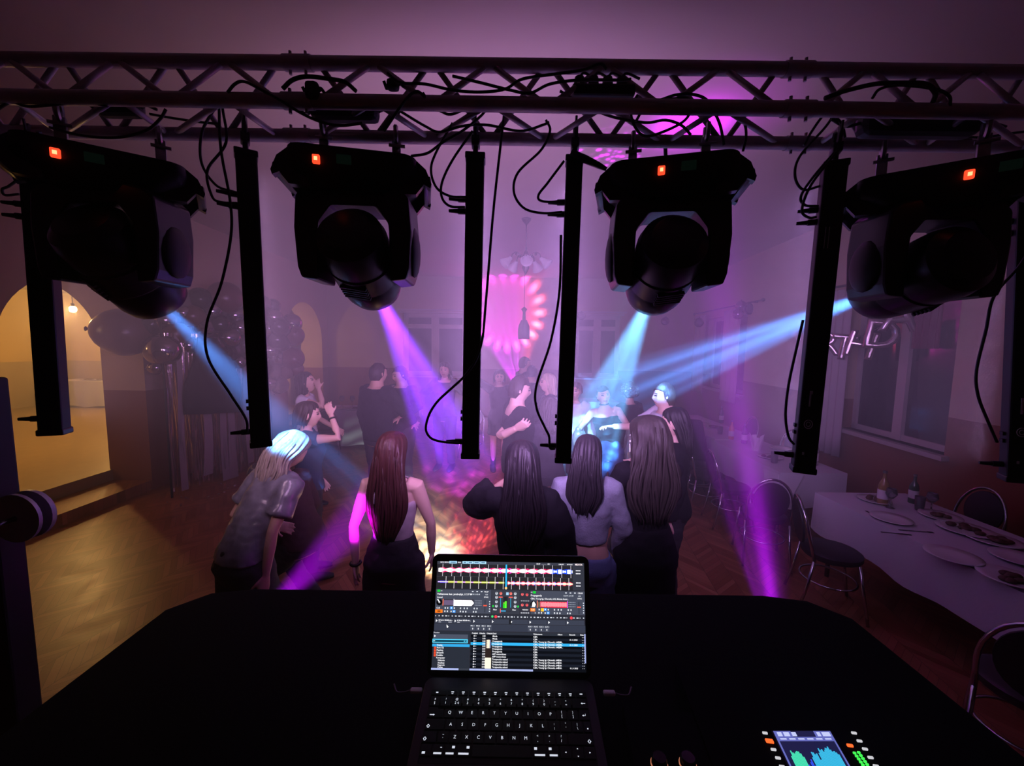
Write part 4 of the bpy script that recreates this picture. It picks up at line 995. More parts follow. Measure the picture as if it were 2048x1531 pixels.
def txt(t, x, y, size, col=(235, 235, 240)):
    LAY[0] += 1; yy = -.00175-.0000012*LAY[0]; vs, fs = text_mesh(t, size*.000155*.98, align='LEFT', offset=.00005); a = s2(x, y); o = len(DV)
    DV.extend([(a[0]+p.x, yy, a[1]+p.y) for p in vs]); DF.extend([tuple(i+o for i in f) for f in fs]); DC.extend([lin(col)]*len(fs))
q4(100, 165, 1935, 1415, (38, 38, 46)); q4(100, 165, 1935, 200, (52, 54, 66))
txt('MAIN MENU', 138, 178, 20, (220, 220, 230))
for (a, b) in ((250, 345), (415, 475), (478, 548), (552, 632), (636, 712)): q4(a, 162, b, 192, (160, 205, 235)); q4(a+14, 172, b-14, 182, (60, 90, 120))
txt('SKIN', 358, 178, 18); txt('23:39', 1340, 182, 22); q4(1405, 186, 1465, 190, (130, 130, 140)); txt('MIC', 1480, 182, 18); txt('LIBRARY', 1618, 184, 18); txt('SETTINGS', 1722, 184, 16)
txt('MIXXX', 1822, 184, 30, (255, 235, 235))
q4(100, 203, 1790, 490, (34, 33, 38)); q4(100, 345, 1790, 349, (60, 58, 66))
r_ = random.Random(3)
for k in range(118):      # upper waveform
    x = 118+k*14.2; env = abs(math.sin(k*.43))*.6+.4*r_.random()
    col = (255, 40, 110) if k % 9 else (255, 60, 220)
    if k > 98: col = (30, 70, 255)
    hgt = 14+20*env; q4(x, 270-hgt, x+14.5, 270+hgt, col)
    h2 = 8+17*abs(math.sin(k*.39+1)); q4(x, 270-h2, x+14.5, 270+h2, (255, 235, 245) if k < 98 else ((230, 240, 255) if k % 4 else (40, 90, 255)))
for k in range(118):
    x = 118+k*14.2
    if k < 58:
        m8 = k % 7.2; col = (150, 160, 30) if m8 > 1.6 else (200, 60, 220); hgt = 12 if m8 > 1.6 else 8
        if k < 8: col = (90, 70, 255)
        q4(x, 412-hgt, x+14.5, 412+hgt, col); q4(x, 412-5, x+14.5, 412+5, (240, 235, 160) if m8 > 1.6 else (240, 200, 250))
    elif k > 60:
        env = abs(math.sin(k*.7)); hgt = 8+16*env; q4(x, 415-hgt, x+14.5, 415+hgt, (255, 60, 90) if k % 6 else (90, 90, 255)); q4(x, 415-hgt*.6, x+14.5, 415+hgt*.6, (255, 225, 230) if k < 108 else (240, 235, 200))
for k in range(15): q4(170+k*114, 196, 176+k*114, 342, (190, 185, 195))
for k in range(16): q4(216+k*101.5, 345, 222+k*101.5, 488, (200, 195, 200))
q4(956, 195, 974, 490, (40, 170, 235)); disc(965, 474, 15, (255, 190, 120))
for (y) in (255, 290, 400, 436): q4(1830, y-5, 1886, y+5, (230, 230, 235))
q4(1790, 203, 1935, 490, (46, 48, 58))
for (y) in (255, 290, 400, 436):
    for k in range(4): q4(1830+k*15, y-6, 1842+k*15, y+6, (220, 220, 228))
# decks
q4(100, 500, 785, 775, (62, 66, 80)); q4(1270, 500, 1935, 775, (62, 66, 80)); q4(792, 500, 1135, 775, (50, 52, 62)); q4(1142, 500, 1262, 775, (44, 44, 54))
for (ox, t1, t2, g) in ((0, 'Pelikanowa feat. jendrejlipi, U S P M', 'Intend', (120, 0)), (1150, 'Propaganda', 'CBA, Young Igi, Okonski, 643, Michal Anioł...', (1298, 1))):
    gx = 118 if ox == 0 else 1298; q4(gx, 504, gx+36, 532, (20, 190, 50)); q4(gx+42 if ox == 0 else 1270, 514, gx+62 if ox == 0 else 1292, 522, (170, 175, 180))
    txt(t1, 120+ox, 556, 30); txt(t2, 120+ox, 594, 26)
    txt('138.00' if ox else '93.27', 708+ox-10, 522, 24); txt('1:22.99 -2:10.90' if ox else '1:07.42 -2:45.40', 520+ox, 554, 20, (190, 195, 205)); txt('0.00', 1855 if ox else 712, 556, 18, (190, 195, 205)); txt('SYNC', 700+ox-4, 586, 22)
    for k in range(3): q4(545+ox+k*55, 514, 565+ox+k*55, 526, (200, 205, 215))
disc(150, 652, 38, (8, 8, 10)); disc(150, 652, 12, (150, 150, 155)); poly([(120, 620), (132, 612), (156, 648), (146, 656)], (220, 220, 225))
disc(1305, 655, 38, (15, 15, 18)); poly([(1285, 690), (1290, 640), (1310, 622), (1335, 660), (1322, 690)], (225, 225, 230))
q4(196, 612, 570, 692, (50, 48, 58)); q4(204, 626, 326, 684, (98, 82, 112)); q4(190, 612, 200, 690, (230, 100, 70)); q4(324, 610, 330, 696, (230, 230, 240)); q4(330, 622, 545, 690, (250, 245, 252)); poly([(545, 622), (572, 650), (572, 662), (545, 690)], (250, 245, 252)); q4(430, 622, 434, 690, (200, 170, 220))
q4(1350, 612, 1725, 696, (60, 50, 60)); q4(1388, 626, 1720, 692, (225, 40, 70))
for k in range(38): 
    h = 20+10*r_.random(); q4(1392+k*8.5, 658-h, 1398+k*8.5, 658+h, (255, 150, 160))
q4(1718, 614, 1724, 694, (220, 90, 255)); q4(1348, 614, 1356, 696, (240, 120, 90)); q4(1360, 632, 1384, 690, (110, 90, 70))
for ox in (0, 1150):
    for i in range(5):
        for j in range(3): q4(584+ox+i*18, 624+j*25, 596+ox+i*18, 634+j*25, (130, 135, 150))
    q4(708+ox, 620, 714+ox, 762, (20, 20, 24)); q4(690+ox, 676, 734+ox, 690, (225, 80, 60))
    for k in range(5): disc(767+ox, 636+k*28, 7, (200, 205, 215))
    for (x, y, c) in ((225, 718, None), (255, 718, None), (300, 716, (60, 140, 230)), (336, 718, None), (222, 755, None), (253, 755, None), (298, 757, None), (333, 755, (60, 140, 230)), (412, 718, None), (458, 718, None), (494, 718, None), (412, 755, None), (445, 757, None), (478, 757, None), (580, 718, None), (614, 718, None), (572, 757, None), (602, 757, None)):
        if c: q4(x+ox-18, y-16, x+ox+18, y+16, c); q4(x+ox-6, y-7, x+ox+6, y+7, (230, 240, 250))
        else: q4(x+ox-7, y-9, x+ox+7, y+9, (205, 208, 215))
q4(1396, 702, 1432, 738, (245, 185, 40)); q4(104, 736, 194, 774, (250, 115, 25)); txt('CUE', 116, 718, 24); q4(130, 748, 168, 762, (90, 40, 10)); q4(1266, 704, 1326, 740, (250, 115, 25)); txt('CUE', 1276, 722, 22, (255, 230, 200)); txt('4', 1320, 758, 22)
for (x, ys, cc) in ((850, (538, 584, 636, 686), (170, 175, 185)), (1080, (538, 584, 636, 686), (170, 175, 185)), (903, (538,), (225, 110, 100)), (1026, (538,), (225, 110, 100)), (1168, (545, 668), (215, 90, 95)), (1225, (548, 668), (215, 80, 85))):
    for y in ys: disc(x, y, 17, cc); q4(x-3, y-16, x+3, y, (40, 40, 46))
for x in (901, 1025): q4(x-3, 575, x+3, 700, (40, 160, 200)); q4(x-24, 574, x+24, 588, (225, 90, 80))
for k in range(3): q4(938+k*17, 575, 950+k*17, 705, (22, 22, 26))
q4(932, 655, 955, 706, (40, 190, 30)); q4(954, 628, 976, 706, (90, 230, 50)); q4(938, 640, 950, 656, (140, 200, 40))
for x in (810, 1116): q4(x-10, 676, x+10, 698, (30, 190, 60))
q4(895, 736, 966, 746, (60, 170, 220)); q4(896, 715, 905, 764, (225, 90, 80)); q4(966, 739, 1030, 743, (24, 24, 28)); q4(968, 524, 1000, 556, (150, 190, 220)); txt('Filter', 812, 728, 22); txt('Filter', 1046, 728, 22)
for k in range(5): q4(1150+k*22, 752, 1164+k*22, 766, (170, 172, 182)); q4(1150+k*22, 614, 1164+k*22, 626, (150, 152, 162))
txt('PREVIEW', 1170, 725, 18)
q4(100, 782, 1935, 828, (40, 42, 52))
for k in range(46):
    x = 108+k*40
    if 800 < x < 840 or 1710 < x < 1760: disc(x+18, 808, 18, (215, 60, 70))
    elif 750 < x < 790: disc(x+16, 806, 14, (70, 200, 110))
    else: q4(x, 802, x+8+(k % 4)*6, 814, (200, 203, 212))
for k in range(8):
    x = 104+k*228; q4(x, 836, x+222, 890, (52, 56, 70)); poly([(x+14, 848), (x+34, 864), (x+14, 880)], (235, 235, 240))
txt('dj horn kłódk-ev...', 148, 856, 24); txt('dj bass kłódk-ev...', 376, 856, 24)
q4(150, 874, 182, 882, (170, 170, 180)); q4(270, 874, 312, 882, (170, 170, 180)); q4(378, 874, 410, 882, (170, 170, 180))
q4(1008, 838, 1034, 890, (26, 26, 32)); q4(100, 895, 1935, 975, (48, 52, 66))
poly([(250, 905), (274, 930), (264, 945), (254, 940)], (240, 240, 240))
for k in range(4):
    for bx, nm in ((540, 'MIC'), (1238, 'AUX')):
        x = bx+k*67; q4(x, 900, x+58, 970, (62, 66, 80)); txt('%s %d' % (nm, k+1), x+3, 916, 19, (215, 218, 225)); q4(x+24, 944, x+34, 954, (235, 235, 240)); q4(x+27, 938, x+31, 960, (235, 235, 240))
q4(92, 985, 540, 1415, (36, 40, 50)); q4(550, 985, 1935, 1415, (10, 12, 18)); q4(550, 985, 1935, 1015, (40, 44, 54)); txt('Preview', 100, 1000, 22, (200, 200, 210))
q4(100, 1016, 515, 1066, (66, 72, 88)); poly([(106, 1024), (128, 1038), (106, 1052)], (235, 235, 240)); q4(88, 1070, 515, 1114, (80, 190, 225)); q4(98, 1080, 506, 1104, (8, 60, 80)); q4(100, 1088, 120, 1096, (200, 230, 240))
for (a, b) in ((468, 478), (490, 500)): q4(a, 1086, b, 1098, (90, 200, 235))
q4(88, 1125, 538, 1156, (45, 150, 205))
for i, t in enumerate(('Tracks', 'Auto DJ', 'Playlisty', 'Skrzynki', 'Pudełka', 'Komputer', 'Historia', 'Analizuj')):
    txt(t, 142+(20 if i > 5 else 0), 1140+i*28, 26)
    if 0 < i < 5: q4(112, 1130+i*28, 136, 1154+i*28, (215, 70, 40))
txt('Nagrania', 162, 1360, 24); txt('iTunes', 162, 1384, 24)
for (x, t) in ((562, 'Podgląd'), (650, 'Okładka'), (740, 'Okładka'), (812, 'Tytuł'), (1304, 'Wykonawca'), (1598, 'Album'), (1736, 'Gatunek'), (1870, 'Data')): txt(t, x, 1000, 22)
rows = [('Moda', 'CBA', '', ''), ('Moda', 'CBA', '', '01.11.2023'), ('Propaganda', 'CBA, Young Igi, Okonski, 643, M...', 'CBA', ''), ('Propaganda', 'CBA, Young Igi, Okonski, 643, M...', 'CBA', '01.11.2023'), ('Propaganda', 'CBA, Young Igi, Okonski, 643, M...', 'CBA', ''), ('Propaganda', 'CBA', '', ''), ('Propaganda', 'CBA', '', ''), ('AFP moto-blues', 'CBA', '', ''), ('AFP moto-blues', 'CBA', '', ''), ('Terapeutka nabud', 'CBA, Young Igi, Okonski, 643', 'CBA', ''), ('Terapeutka nabud', 'CBA, Young Igi, Okonski, 643', 'CBA', ''), ('Terapeutka nabud', 'CBA, Young Igi, Okonski, 643', 'CBA', ''), ('Terapeutka nabud', 'CBA, Young Igi, Okonski, 643', 'CBA', '01.11.2023')]
for i, (a, b, c, d) in enumerate(rows):
    y = 1030+i*28.6
    if i % 2: q4(550, y-14, 1920, y+14, (22, 26, 36))
    if i == 3: q4(550, y-16, 1920, y+16, (45, 160, 215))
    q4(584, y-7, 596, y+7, (220, 220, 228)); q4(600, y-2, 618, y+2, (220, 220, 228)); txt('2:50', 690, y, 22); txt(a, 812, y, 26); txt(b, 1304, y, 26)
    if c: txt(c, 1598, y, 24)
    if d: txt(d, 1742, y, 22)
    for xx in (1892, 1910): q4(xx, y-3, xx+6, y+3, (220, 220, 228))
q4(726, 1070, 800, 1165, (70, 60, 60))
for k in range(5): q4(742, 1072+k*19, 758+(k % 3)*8, 1088+k*19, (230, 215, 190)); q4(778, 1074+k*18, 792, 1088+k*18, (80, 110, 170))
q4(754, 1070, 780, 1165, (235, 215, 190)); q4(726, 1168, 800, 1270, (40, 30, 28)); q4(726, 1270, 800, 1390, (232, 222, 200))
q4(88, 1392, 415, 1413, (150, 160, 205)); q4(545, 1392, 1302, 1413, (150, 160, 205)); q4(415, 1392, 540, 1413, (48, 52, 62)); q4(1918, 988, 1935, 1315, (140, 150, 195))
me = bpy.data.meshes.new('display'); me.from_pydata(DV, [], DF); me.update()
ca = me.color_attributes.new('screen_colour', 'FLOAT_COLOR', 'CORNER'); arr = np.ones((len(me.loops), 4), dtype=np.float32); li = 0
for pl, c in zip(me.polygons, DC):
    n = pl.loop_total; arr[li:li+n, :3] = c; li += n
ca.data.foreach_set('color', arr.ravel())
mt, N, L = newmat('lit_display'); b = N['Principled BSDF']; b.inputs['Base Color'].default_value = (.01, .01, .01, 1); at = N.new('ShaderNodeVertexColor'); at.layer_name = 'screen_colour'
L.new(at.outputs['Color'], b.inputs['Emission Color']); b.inputs['Emission Strength'].default_value = 1.5; b.inputs['Roughness'].default_value = .4; b.inputs['Specular IOR Level'].default_value = .1
me.materials.append(mt); od = bpy.data.objects.new('display', me); C.objects.link(od); od.parent = lid
DISPLAY_MAT = mt
mb = MB(); mb.prism([(-.12, 0), (.12, 0), (.12, .02), (-.12, .02)], -.03, .03); sx_ = thing('laptop_riser', 'low black wedge propping up the rear of the laptop', 'riser', (hinge.x, .655, DZ)); mb.build('wedge', m_cloth_b, sx_)
# cable plugs at either side of the laptop
for (x0, lab, sx) in ((-.152, 'white plug of a charging cable in the left side of the laptop', -1), (.154, 'pale plug lying to the right of the laptop hinge', 1)):
    root = thing('cable_plug', lab, 'plug', (hinge.x+x0+(.012 if sx > 0 else 0), .662, lz+.006))
    mb = MB(); mb.box((sx*.014, 0, 0), (.022, .010, .007), bev=.003); mb.build('plug_body', M('white_plastic', (.75, .72, .72), .5), root)
    mb = MB(); mb.tube(smoothpath([(sx*.024, 0, 0), (sx*.035, -.001, -.003), (sx*.05, .003, -.006), (sx*.06, .02, -.0065)], 6), .0018, 6); mb.build('lead', M('pale_cable', (.12, .11, .11), .5), root, smooth=True)

# mixing console with tilted touch screen, lower right
m_con = M('console_black', (.004, .004, .005), .85, spec=.08)
con = thing('mixing_console', 'black digital mixing console with a glowing touch screen on the right of the desk', 'console', (.47, .50, DZ), R(-6))
mb = MB(); mb.prism([(-.17, 0), (.17, 0), (.17, .028), (-.17, .028)], -.18, .20)
mb.build('body', m_con, con)
inv = parent_matrix(con).inverted()
zt = DZ+.030
def cp(px, py): return inv @ PZ(px, py, zt)
sa, sb, sc_, sd = cp(1546, 1461), cp(1660, 1461), cp(1740, 1600), cp(1612, 1600)
def bil(u, v): return (sa.lerp(sb, u)).lerp(sd.lerp(sc_, u), v)
mb = MB(); o_ = Vector((0, 0, -.001)); mb.quad(bil(-.03, -.02)+o_, bil(1.03, -.02)+o_, bil(1.03, 1)+o_, bil(-.03, 1)+o_); scr = mb.build('touch_screen', m_bez, con)
def lit(name, col, es): return M(name, (.02, .02, .02), .4, emit=col, es=es)
def sq(mb, u0, v0, u1, v1, k): 
    z = Vector((0, 0, .0001*k)); mb.quad(bil(u0, v0)+z, bil(u0, v1)+z, bil(u1, v1)+z, bil(u1, v0)+z)
mb = MB(); sq(mb, 0, 0, 1, 1, 0); mb.build('screen_background', lit('screen_violet', (.14, .16, .55), 1.0), scr)
mb = MB(); sq(mb, .03, .17, .97, .62, 1); sq(mb, .3, .0, .7, .10, 1); mb.build('graph_field', lit('screen_navy', (.01, .012, .06), 1.0), scr)
mb = MB()
for (u0, u1) in ((.05, .13), (.16, .26), (.30, .38), (.74, .80), (.83, .97)): sq(mb, u0, .02, u1, .09, 2)
for k in range(6): sq(mb, .06+.155*k, .12, .17+.155*k, .145, 2)
for k in range(5): sq(mb, .1+.18*k, .68, .2+.18*k, .72, 2)
mb.build('menu_marks', lit('screen_white', (.6, .65, 1.), 1.0), scr)
hs = [.55, .78, .7, .66, .72, .76, .74, .66, .52, .2, .1, .30, .42, .16, .5, .72, .70, .62, .66, .40, .68, .88, .80, .84, .74, .82, .9, .88, .95, .82, .74, .76, .70, .62]
for gi, (g0, g1, col) in enumerate(((0, 9, (.06, .75, .45)), (9, 14, (.03, .08, .85)), (14, 34, (.04, .50, .80)))):
    mb = MB()
    for k in range(g0, g1):
        u0 = .10+.83*k/34; sq(mb, u0, .60-.36*hs[k], u0+.83/34*.92, .60, 3)
    mb.build('spectrum_bars', lit('spectrum_%d' % gi, col, 1.1), scr)
m_wb = lit('button_white', (.8, .8, .85), .8); m_or = lit('button_orange', (1, .12, .02), 1.6); m_gr = lit('meter_green', (.05, .8, .08), 1.3)
def btn(px, py, w, h, mat, nm='button'):
    p = cp(px, py); mb = MB(); mb.box((p.x, p.y, .030), (w, h, .003), bev=.0006); mb.build(nm, mat, con)
for (x, y) in ((1530, 1465), (1547, 1498), (1556, 1515), (1564, 1532), (1708, 1465), (1719, 1481), (1730, 1497), (1741, 1514), (1752, 1531)): btn(x, y, .0075, .0026, m_wb)
btn(1539, 1481, .011, .0055, m_or); btn(1700, 1490, .0085, .0035, m_or)
for i in range(10):
    for j in range(2): btn(1709+i*4.2+j*8.5, 1505+i*6.0-j*1, .0042, .0022, m_gr, 'meter_segment')
for (x) in (1318, 1375):
    p = cp(x, 1536); mb = MB(); mb.lathe([(.001, .028), (.011, .028), (.011, .046), (.009, .049), (.001, .049)], (p.x, p.y, 0), 18); mb.build('knob', M('ribbed_knob', (.03, .02, .02), .25), con, smooth=True, auto=35)
    mb = MB(); mb.lathe([(.0112, .036), (.0122, .036), (.0122, .038), (.0112, .038)], (p.x, p.y, 0), 18, cap=False); mb.build('knob_reflection', lit('knob_reflection_glow', (1, .35, .18), .5), con)  # orange reflection on the knob, built as a glowing ring
mb = MB(); mb.prism([(-.285, 0), (-.172, 0), (-.172, .026), (-.285, .026)], -.18, .10); mb.build('fader_section', m_con, con)
# ------------------------------------------------------------------ photo corner: foil curtain, balloons
def foil_mat(name, col, rough=.22):
    return M(name, col, rough, metal=.85, bump=.8, bscale=18, var=.35)
m_foil = foil_mat('rose_foil', (.75, .55, .57), .17); m_white_sheer = M('white_sheer', (.34, .27, .30), .7, bump=.3, bscale=30)
BA = Vector((-4.50, 5.15, 0)); BB = Vector((-4.12, 6.75, 0)); BD = (BB-BA).normalized(); BN = Vector((BD.y, -BD.x, 0))   # backdrop line, normal into the hall
fc = thing('foil_curtain', 'shimmering foil fringe curtain hanging below the balloons at the left', 'curtain', (BA+BB)/2)
r_ = random.Random(5); W = (BB-BA).length
for layer, (mt, nm, n) in enumerate(((m_foil, 'foil_fringe', 200), (m_white_sheer, 'fabric_strip', 6))):
    mb = MB()
    for k in range(n):
        u = W*(k+.5+r_.uniform(-.4, .4))/n; w = r_.uniform(.005, .012) if layer == 0 else r_.uniform(.03, .075); L = r_.uniform(1.9, 2.15) if layer == 0 else r_.uniform(1.85, 2.2)
        z0 = 2.2; segs = 10; ph = r_.random()*6; l = []; rr = []
        for s in range(segs+1):
            f = s/segs; z = z0-L*f; off = BN*(.02+.03*layer+.018*math.sin(ph+f*7))+BD*(.02*math.sin(ph*2+f*4)*f); tw = ph+f*r_.uniform(2, 5)
            d = BD*math.cos(tw*.4)*w+BN*math.sin(tw*.4)*w if layer == 0 else BD*w*(.6+.4*f)
            c = BA+BD*u+off+Vector((0, 0, max(.02, z))); l.append(c-d); rr.append(c+d)
        for s in range(segs): mb.quad(l[s], rr[s], rr[s+1], l[s+1])
    o = mb.build(nm, mt, fc, world=True); o['kind'] = 'stuff'
# curtain frame
mb = MB(); mb.tube([BA+Vector((0, 0, .02)), BA+Vector((0, 0, 2.3)), BB+Vector((0, 0, 2.3)), BB+Vector((0, 0, .02))], .014, 8); mb.build('frame', m_blk, fc, smooth=True, world=True)
# dark cloth panel hanging on it
mb = MB(); rs_ = []
mcl = M('black_drape', (.02, .022, .026), .9, bump=.5, bscale=25, var=.3)
for s in range(9):
    f = s/8; z = 2.15-1.08*f; w0 = .16+.26*min(1, f*1.6); ctr = BA+BD*(.52+.06*f)+BN*(.13+.03*math.sin(f*5)); ring = []
    for k in range(24):
        a = 2*PI*k/24; ring.append(ctr+BD*(w0*math.cos(a)*(1+.05*math.sin(a*5+f*3)))+BN*(.05*math.sin(a)+.012*math.sin(a*7))+Vector((0, 0, z-.05*math.cos(a*1)*f-BB.z)))
    rs_.append(ring)
mb.rings(rs_); o = mb.build('black_cape', mcl, smooth=True); tag(o, 'black cloth cape hanging in front of the foil curtain', 'cape')
# balloon garland
gar = thing('balloon_garland', 'dark brown, black and chrome balloon garland arching over the foil curtain', 'balloons', (-4.3, 5.9, 2.4))
bm_ = [M('balloon_mocha', (.13, .055, .045), .28, spec=.6), M('balloon_black', (.02, .018, .022), .2, spec=.6), M('balloon_chrome', (.36, .31, .36), .10, metal=.95), M('balloon_wine', (.13, .028, .035), .3, spec=.55), M('balloon_clear', (.4, .36, .4), .06, spec=.6, trans=.8)]
def balloon(c, r, mi, par=gar, tilt=None):
    d = Vector(tilt) if tilt else Vector((r_.uniform(-1, 1), r_.uniform(-1, 1), r_.uniform(-1, .3)))
    q = Vector((0, 0, 1)).rotation_difference(-d.normalized()).to_matrix()
    prof = []
    for i in range(13):
        t = PI*i/12; rr = math.sin(t); z = math.cos(t); prof.append((max(.002, r*rr*(1-.10*max(0, -z))), r*z*(1.0 if z > 0 else 1.1)))
    prof += [(r*.05, -r*1.22), (r*.10, -r*1.28)]
    mb = MB(); mb.lathe(list(reversed(prof)), c, 20, q); return mb.build('balloon', bm_[mi], par, smooth=True, world=True)
BP = [((248, 664), 5.15, 50, 0), ((325, 700), 5.2, 34, 2), ((292, 618), 5.3, 30, 1), ((330, 640), 5.35, 26, 2), ((352, 602), 5.5, 28, 4), ((400, 598), 5.7, 24, 1), ((450, 596), 5.95, 34, 3), ((425, 620), 5.8, 20, 2), ((385, 632), 5.6, 24, 0), ((352, 668), 5.4, 26, 0),
      ((378, 690), 5.5, 20, 2), ((410, 655), 5.7, 22, 2), ((440, 648), 5.8, 20, 1), ((470, 630), 6.1, 22, 2), ((398, 690), 5.65, 16, 4), ((430, 685), 5.8, 20, 2), ((460, 675), 5.9, 22, 2), ((455, 705), 5.95, 18, 1), ((486, 690), 6.2, 20, 4), ((500, 620), 6.3, 22, 2), ((510, 655), 6.3, 24, 1), ((500, 715), 6.3, 20, 2), ((525, 610), 6.5, 20, 2),
      ((545, 612), 6.6, 16, 1), ((548, 634), 6.5, 17, 2), ((560, 655), 6.5, 22, 1), ((584, 646), 6.7, 20, 2), ((587, 670), 6.7, 22, 0), ((555, 680), 6.55, 24, 1), ((540, 700), 6.5, 18, 2), ((585, 716), 6.7, 24, 3), ((556, 716), 6.6, 18, 2), ((548, 742), 6.55, 18, 4), ((572, 744), 6.65, 15, 0), ((593, 738), 6.75, 15, 3), ((560, 770), 6.6, 18, 4), ((540, 766), 6.5, 16, 2), ((530, 735), 6.45, 18, 1),
      ((365, 625), 5.5, 18, 2), ((440, 620), 5.9, 17, 4), ((345, 640), 5.4, 18, 1), ((415, 700), 5.75, 15, 0), ((480, 655), 6.05, 18, 2), ((300, 650), 5.25, 22, 1), ((312, 735), 5.2, 14, 2), ((520, 690), 6.4, 18, 0), ((478, 722), 6.1, 16, 2), ((535, 655), 6.45, 18, 2)]
for (p, Y, rp, mi) in BP: balloon(P(*p, Y), rp*Y/800/1.06, mi, tilt=(-1, -.3, .1) if rp == 50 else None)
# loose balloons on the floor beside the bending person
for (px, Y, r, lab, mi) in (((520, 945), 3.4, .10, 'clear shiny balloon lying low beside the bending person', 4), ((548, 962), 3.3, .11, 'dark wine balloon lying low beside the bending person', 3)):
    o = balloon(P(*px, Y), r, mi, None); o.name = 'loose_balloon'; tag(o, lab, 'balloon')
# confetti glints under the curtain
mb = MB()
for k in range(70):
    c = BA+BD*r_.uniform(-.2, W+.3)+BN*r_.uniform(.0, .55); a = r_.random()*6; u = Vector((math.cos(a), math.sin(a), .2))*.012; v = Vector((-math.sin(a), math.cos(a), r_.uniform(-.3, .9)))*.008; c.z = .014; mb.quad(c-u-v, c+u-v, c+u+v, c-u+v)
o = mb.build('foil_confetti', foil_mat('silver_foil', (.8, .75, .75), .12)); o['kind'] = 'stuff'; tag(o, 'foil scraps glinting on the floor below the foil curtain', 'confetti')

# ------------------------------------------------------------------ chandeliers
m_brz = M('bronze', (.10, .07, .06), .4, metal=.6); m_frost = M('frosted_glass', (.78, .72, .74), .35, spec=.5, trans=.35)
cpt = PZ(1053, 436, CEIL); 
def Pz_near(p): return p
ch = thing('chandelier', 'five-armed chandelier with frosted bell shades hanging from the ceiling', 'chandelier', (cpt.x, cpt.y, CEIL))
k = 6/ cpt.y if cpt.y else 1
mb = MB(); mb.lathe([(.05, 0), (.075, -.01), (.06, -.04), (.03, -.075), (.012, -.095)], (0, 0, 0), 20); mb.build('ceiling_rose', m_brz, ch, smooth=True)
mb = MB(); mb.cyl((0, 0, -.07), (0, 0, -.46), .007, n=8); mb.build('rod', m_brz, ch, smooth=True)
mb = MB(); mb.lathe([(.005, -.42), (.02, -.44), (.014, -.47), (.03, -.50), (.045, -.55), (.03, -.60), (.024, -.66), (.05, -.70), (.055, -.73), (.03, -.78), (.004, -.83)], (0, 0, 0), 20); mb.build('column', m_brz, ch, smooth=True)
for q in range(5):
    a = -PI/2+q*2*PI/5; d = Vector((math.cos(a), math.sin(a), 0)); mb = MB()
    mb.tube(smoothpath([d*.03+Vector((0, 0, -.60)), d*.09+Vector((0, 0, -.54)), d*.15+Vector((0, 0, -.51)), d*.21+Vector((0, 0, -.54)), d*.235+Vector((0, 0, -.60))], 6), .009, 8); mb.ell(d*.15+Vector((0, 0, -.535)), (.018, .018, .02)); arm = mb.build('arm', m_brz, ch, smooth=True)
    ax = (d*.75+Vector((0, 0, -.65))).normalized(); qq = Vector((0, 0, 1)).rotation_difference(ax).to_matrix(); mb = MB()
    mb.lathe([(.012, -.01), (.03, .0), (.036, .03), (.05, .07), (.075, .12), (.09, .15), (.088, .152), (.07, .12), (.045, .07), (.03, .03), (.012, .01)], d*.235+Vector((0, 0, -.60)), 20, qq, cap=False); mb.build('shade', m_frost, arm, smooth=True)
cp2 = PZ(1050, 516, CEIL); ch2 = thing('pendant_lantern', 'glass lantern lamp hanging farther back below the chandelier', 'pendant lamp', (cp2.x, cp2.y, CEIL))
zt = P(1050, 618, cp2.y).z-CEIL; zb = P(1050, 678, cp2.y).z-CEIL; zm = P(1050, 640, cp2.y).z-CEIL; rr = 14/800*cp2.y*.85
mb = MB(); mb.lathe([(.06, 0), (.05, -.05), (.01, -.08)], (0, 0, 0), 14); mb.build('ceiling_rose', m_brz, ch2, smooth=True)
mb = MB(); mb.cyl((0, 0, -.06), (0, 0, zt), .006, n=6); mb.build('rod', m_brz, ch2)
mb = MB(); mb.lathe([(.01, zt+.05), (.07, zt), (.03, zt-.06), (.04, zm), (.02, zm-.05)], (0, 0, 0), 16); mb.build('column', m_brz, ch2, smooth=True)
mb = MB(); mb.lathe([(rr*.5, zm), (rr*.9, zm-(zm-zb)*.3), (rr, zm-(zm-zb)*.6), (rr*.95, zb), (rr*.93, zb), (rr*.96, zm-(zm-zb)*.6), (rr*.85, zm-(zm-zb)*.3), (rr*.45, zm)], (0, 0, 0), 20, cap=False); mb.build('shade', M('smoky_glass', (.30, .22, .30), .3), ch2, smooth=True)
mb = MB(); mb.ell((0, 0, zb+.12), (.035, .035, .05)); mb.build('bulb', m_frost, ch2, smooth=True)

# ------------------------------------------------------------------ right wall: curtains, rods, letters
m_curt = M('white_curtain', (.60, .55, .60), .85, bump=.4, bscale=20)
def curtain(label, ya, yb, z0, z1, mat, folds=7, off=.12, name='curtain', amp=.03):
    mb = MB(); n = folds*10; cols = []
    for i in range(n+1):
        f = i/n; Yv = ya+(yb-ya)*f; cols.append([rgtmap(Yv, z0+(z1-z0)*j/8, -(off+amp*math.sin(f*folds*2*PI)*(1-.4*j/8))) for j in range(9)])
    mb.rings(cols, cap=False, closed=False)
    o = mb.build(name, mat, smooth=True); sl = o.modifiers.new('t', 'SOLIDIFY'); sl.thickness = .004
    return tag(o, label, 'curtain')
curtain('white curtain drawn to the left of the near right window', yr(1640), yr(1712), .60, 2.93, m_curt, 5)
curtain('dark magenta sheer bunched at the top right of the near window', 4.20, 4.52, 2.12, 2.9, M('magenta_sheer', (.20, .03, .10), .7, bump=.3, bscale=20), 4)
curtain('white curtain beside the far right window', yr(1486), yr(1452), .9, 2.95, m_curt, 4)
curtain('second white curtain at the far end of the right wall', yr(1416), yr(1394), .9, 2.95, m_curt, 3)
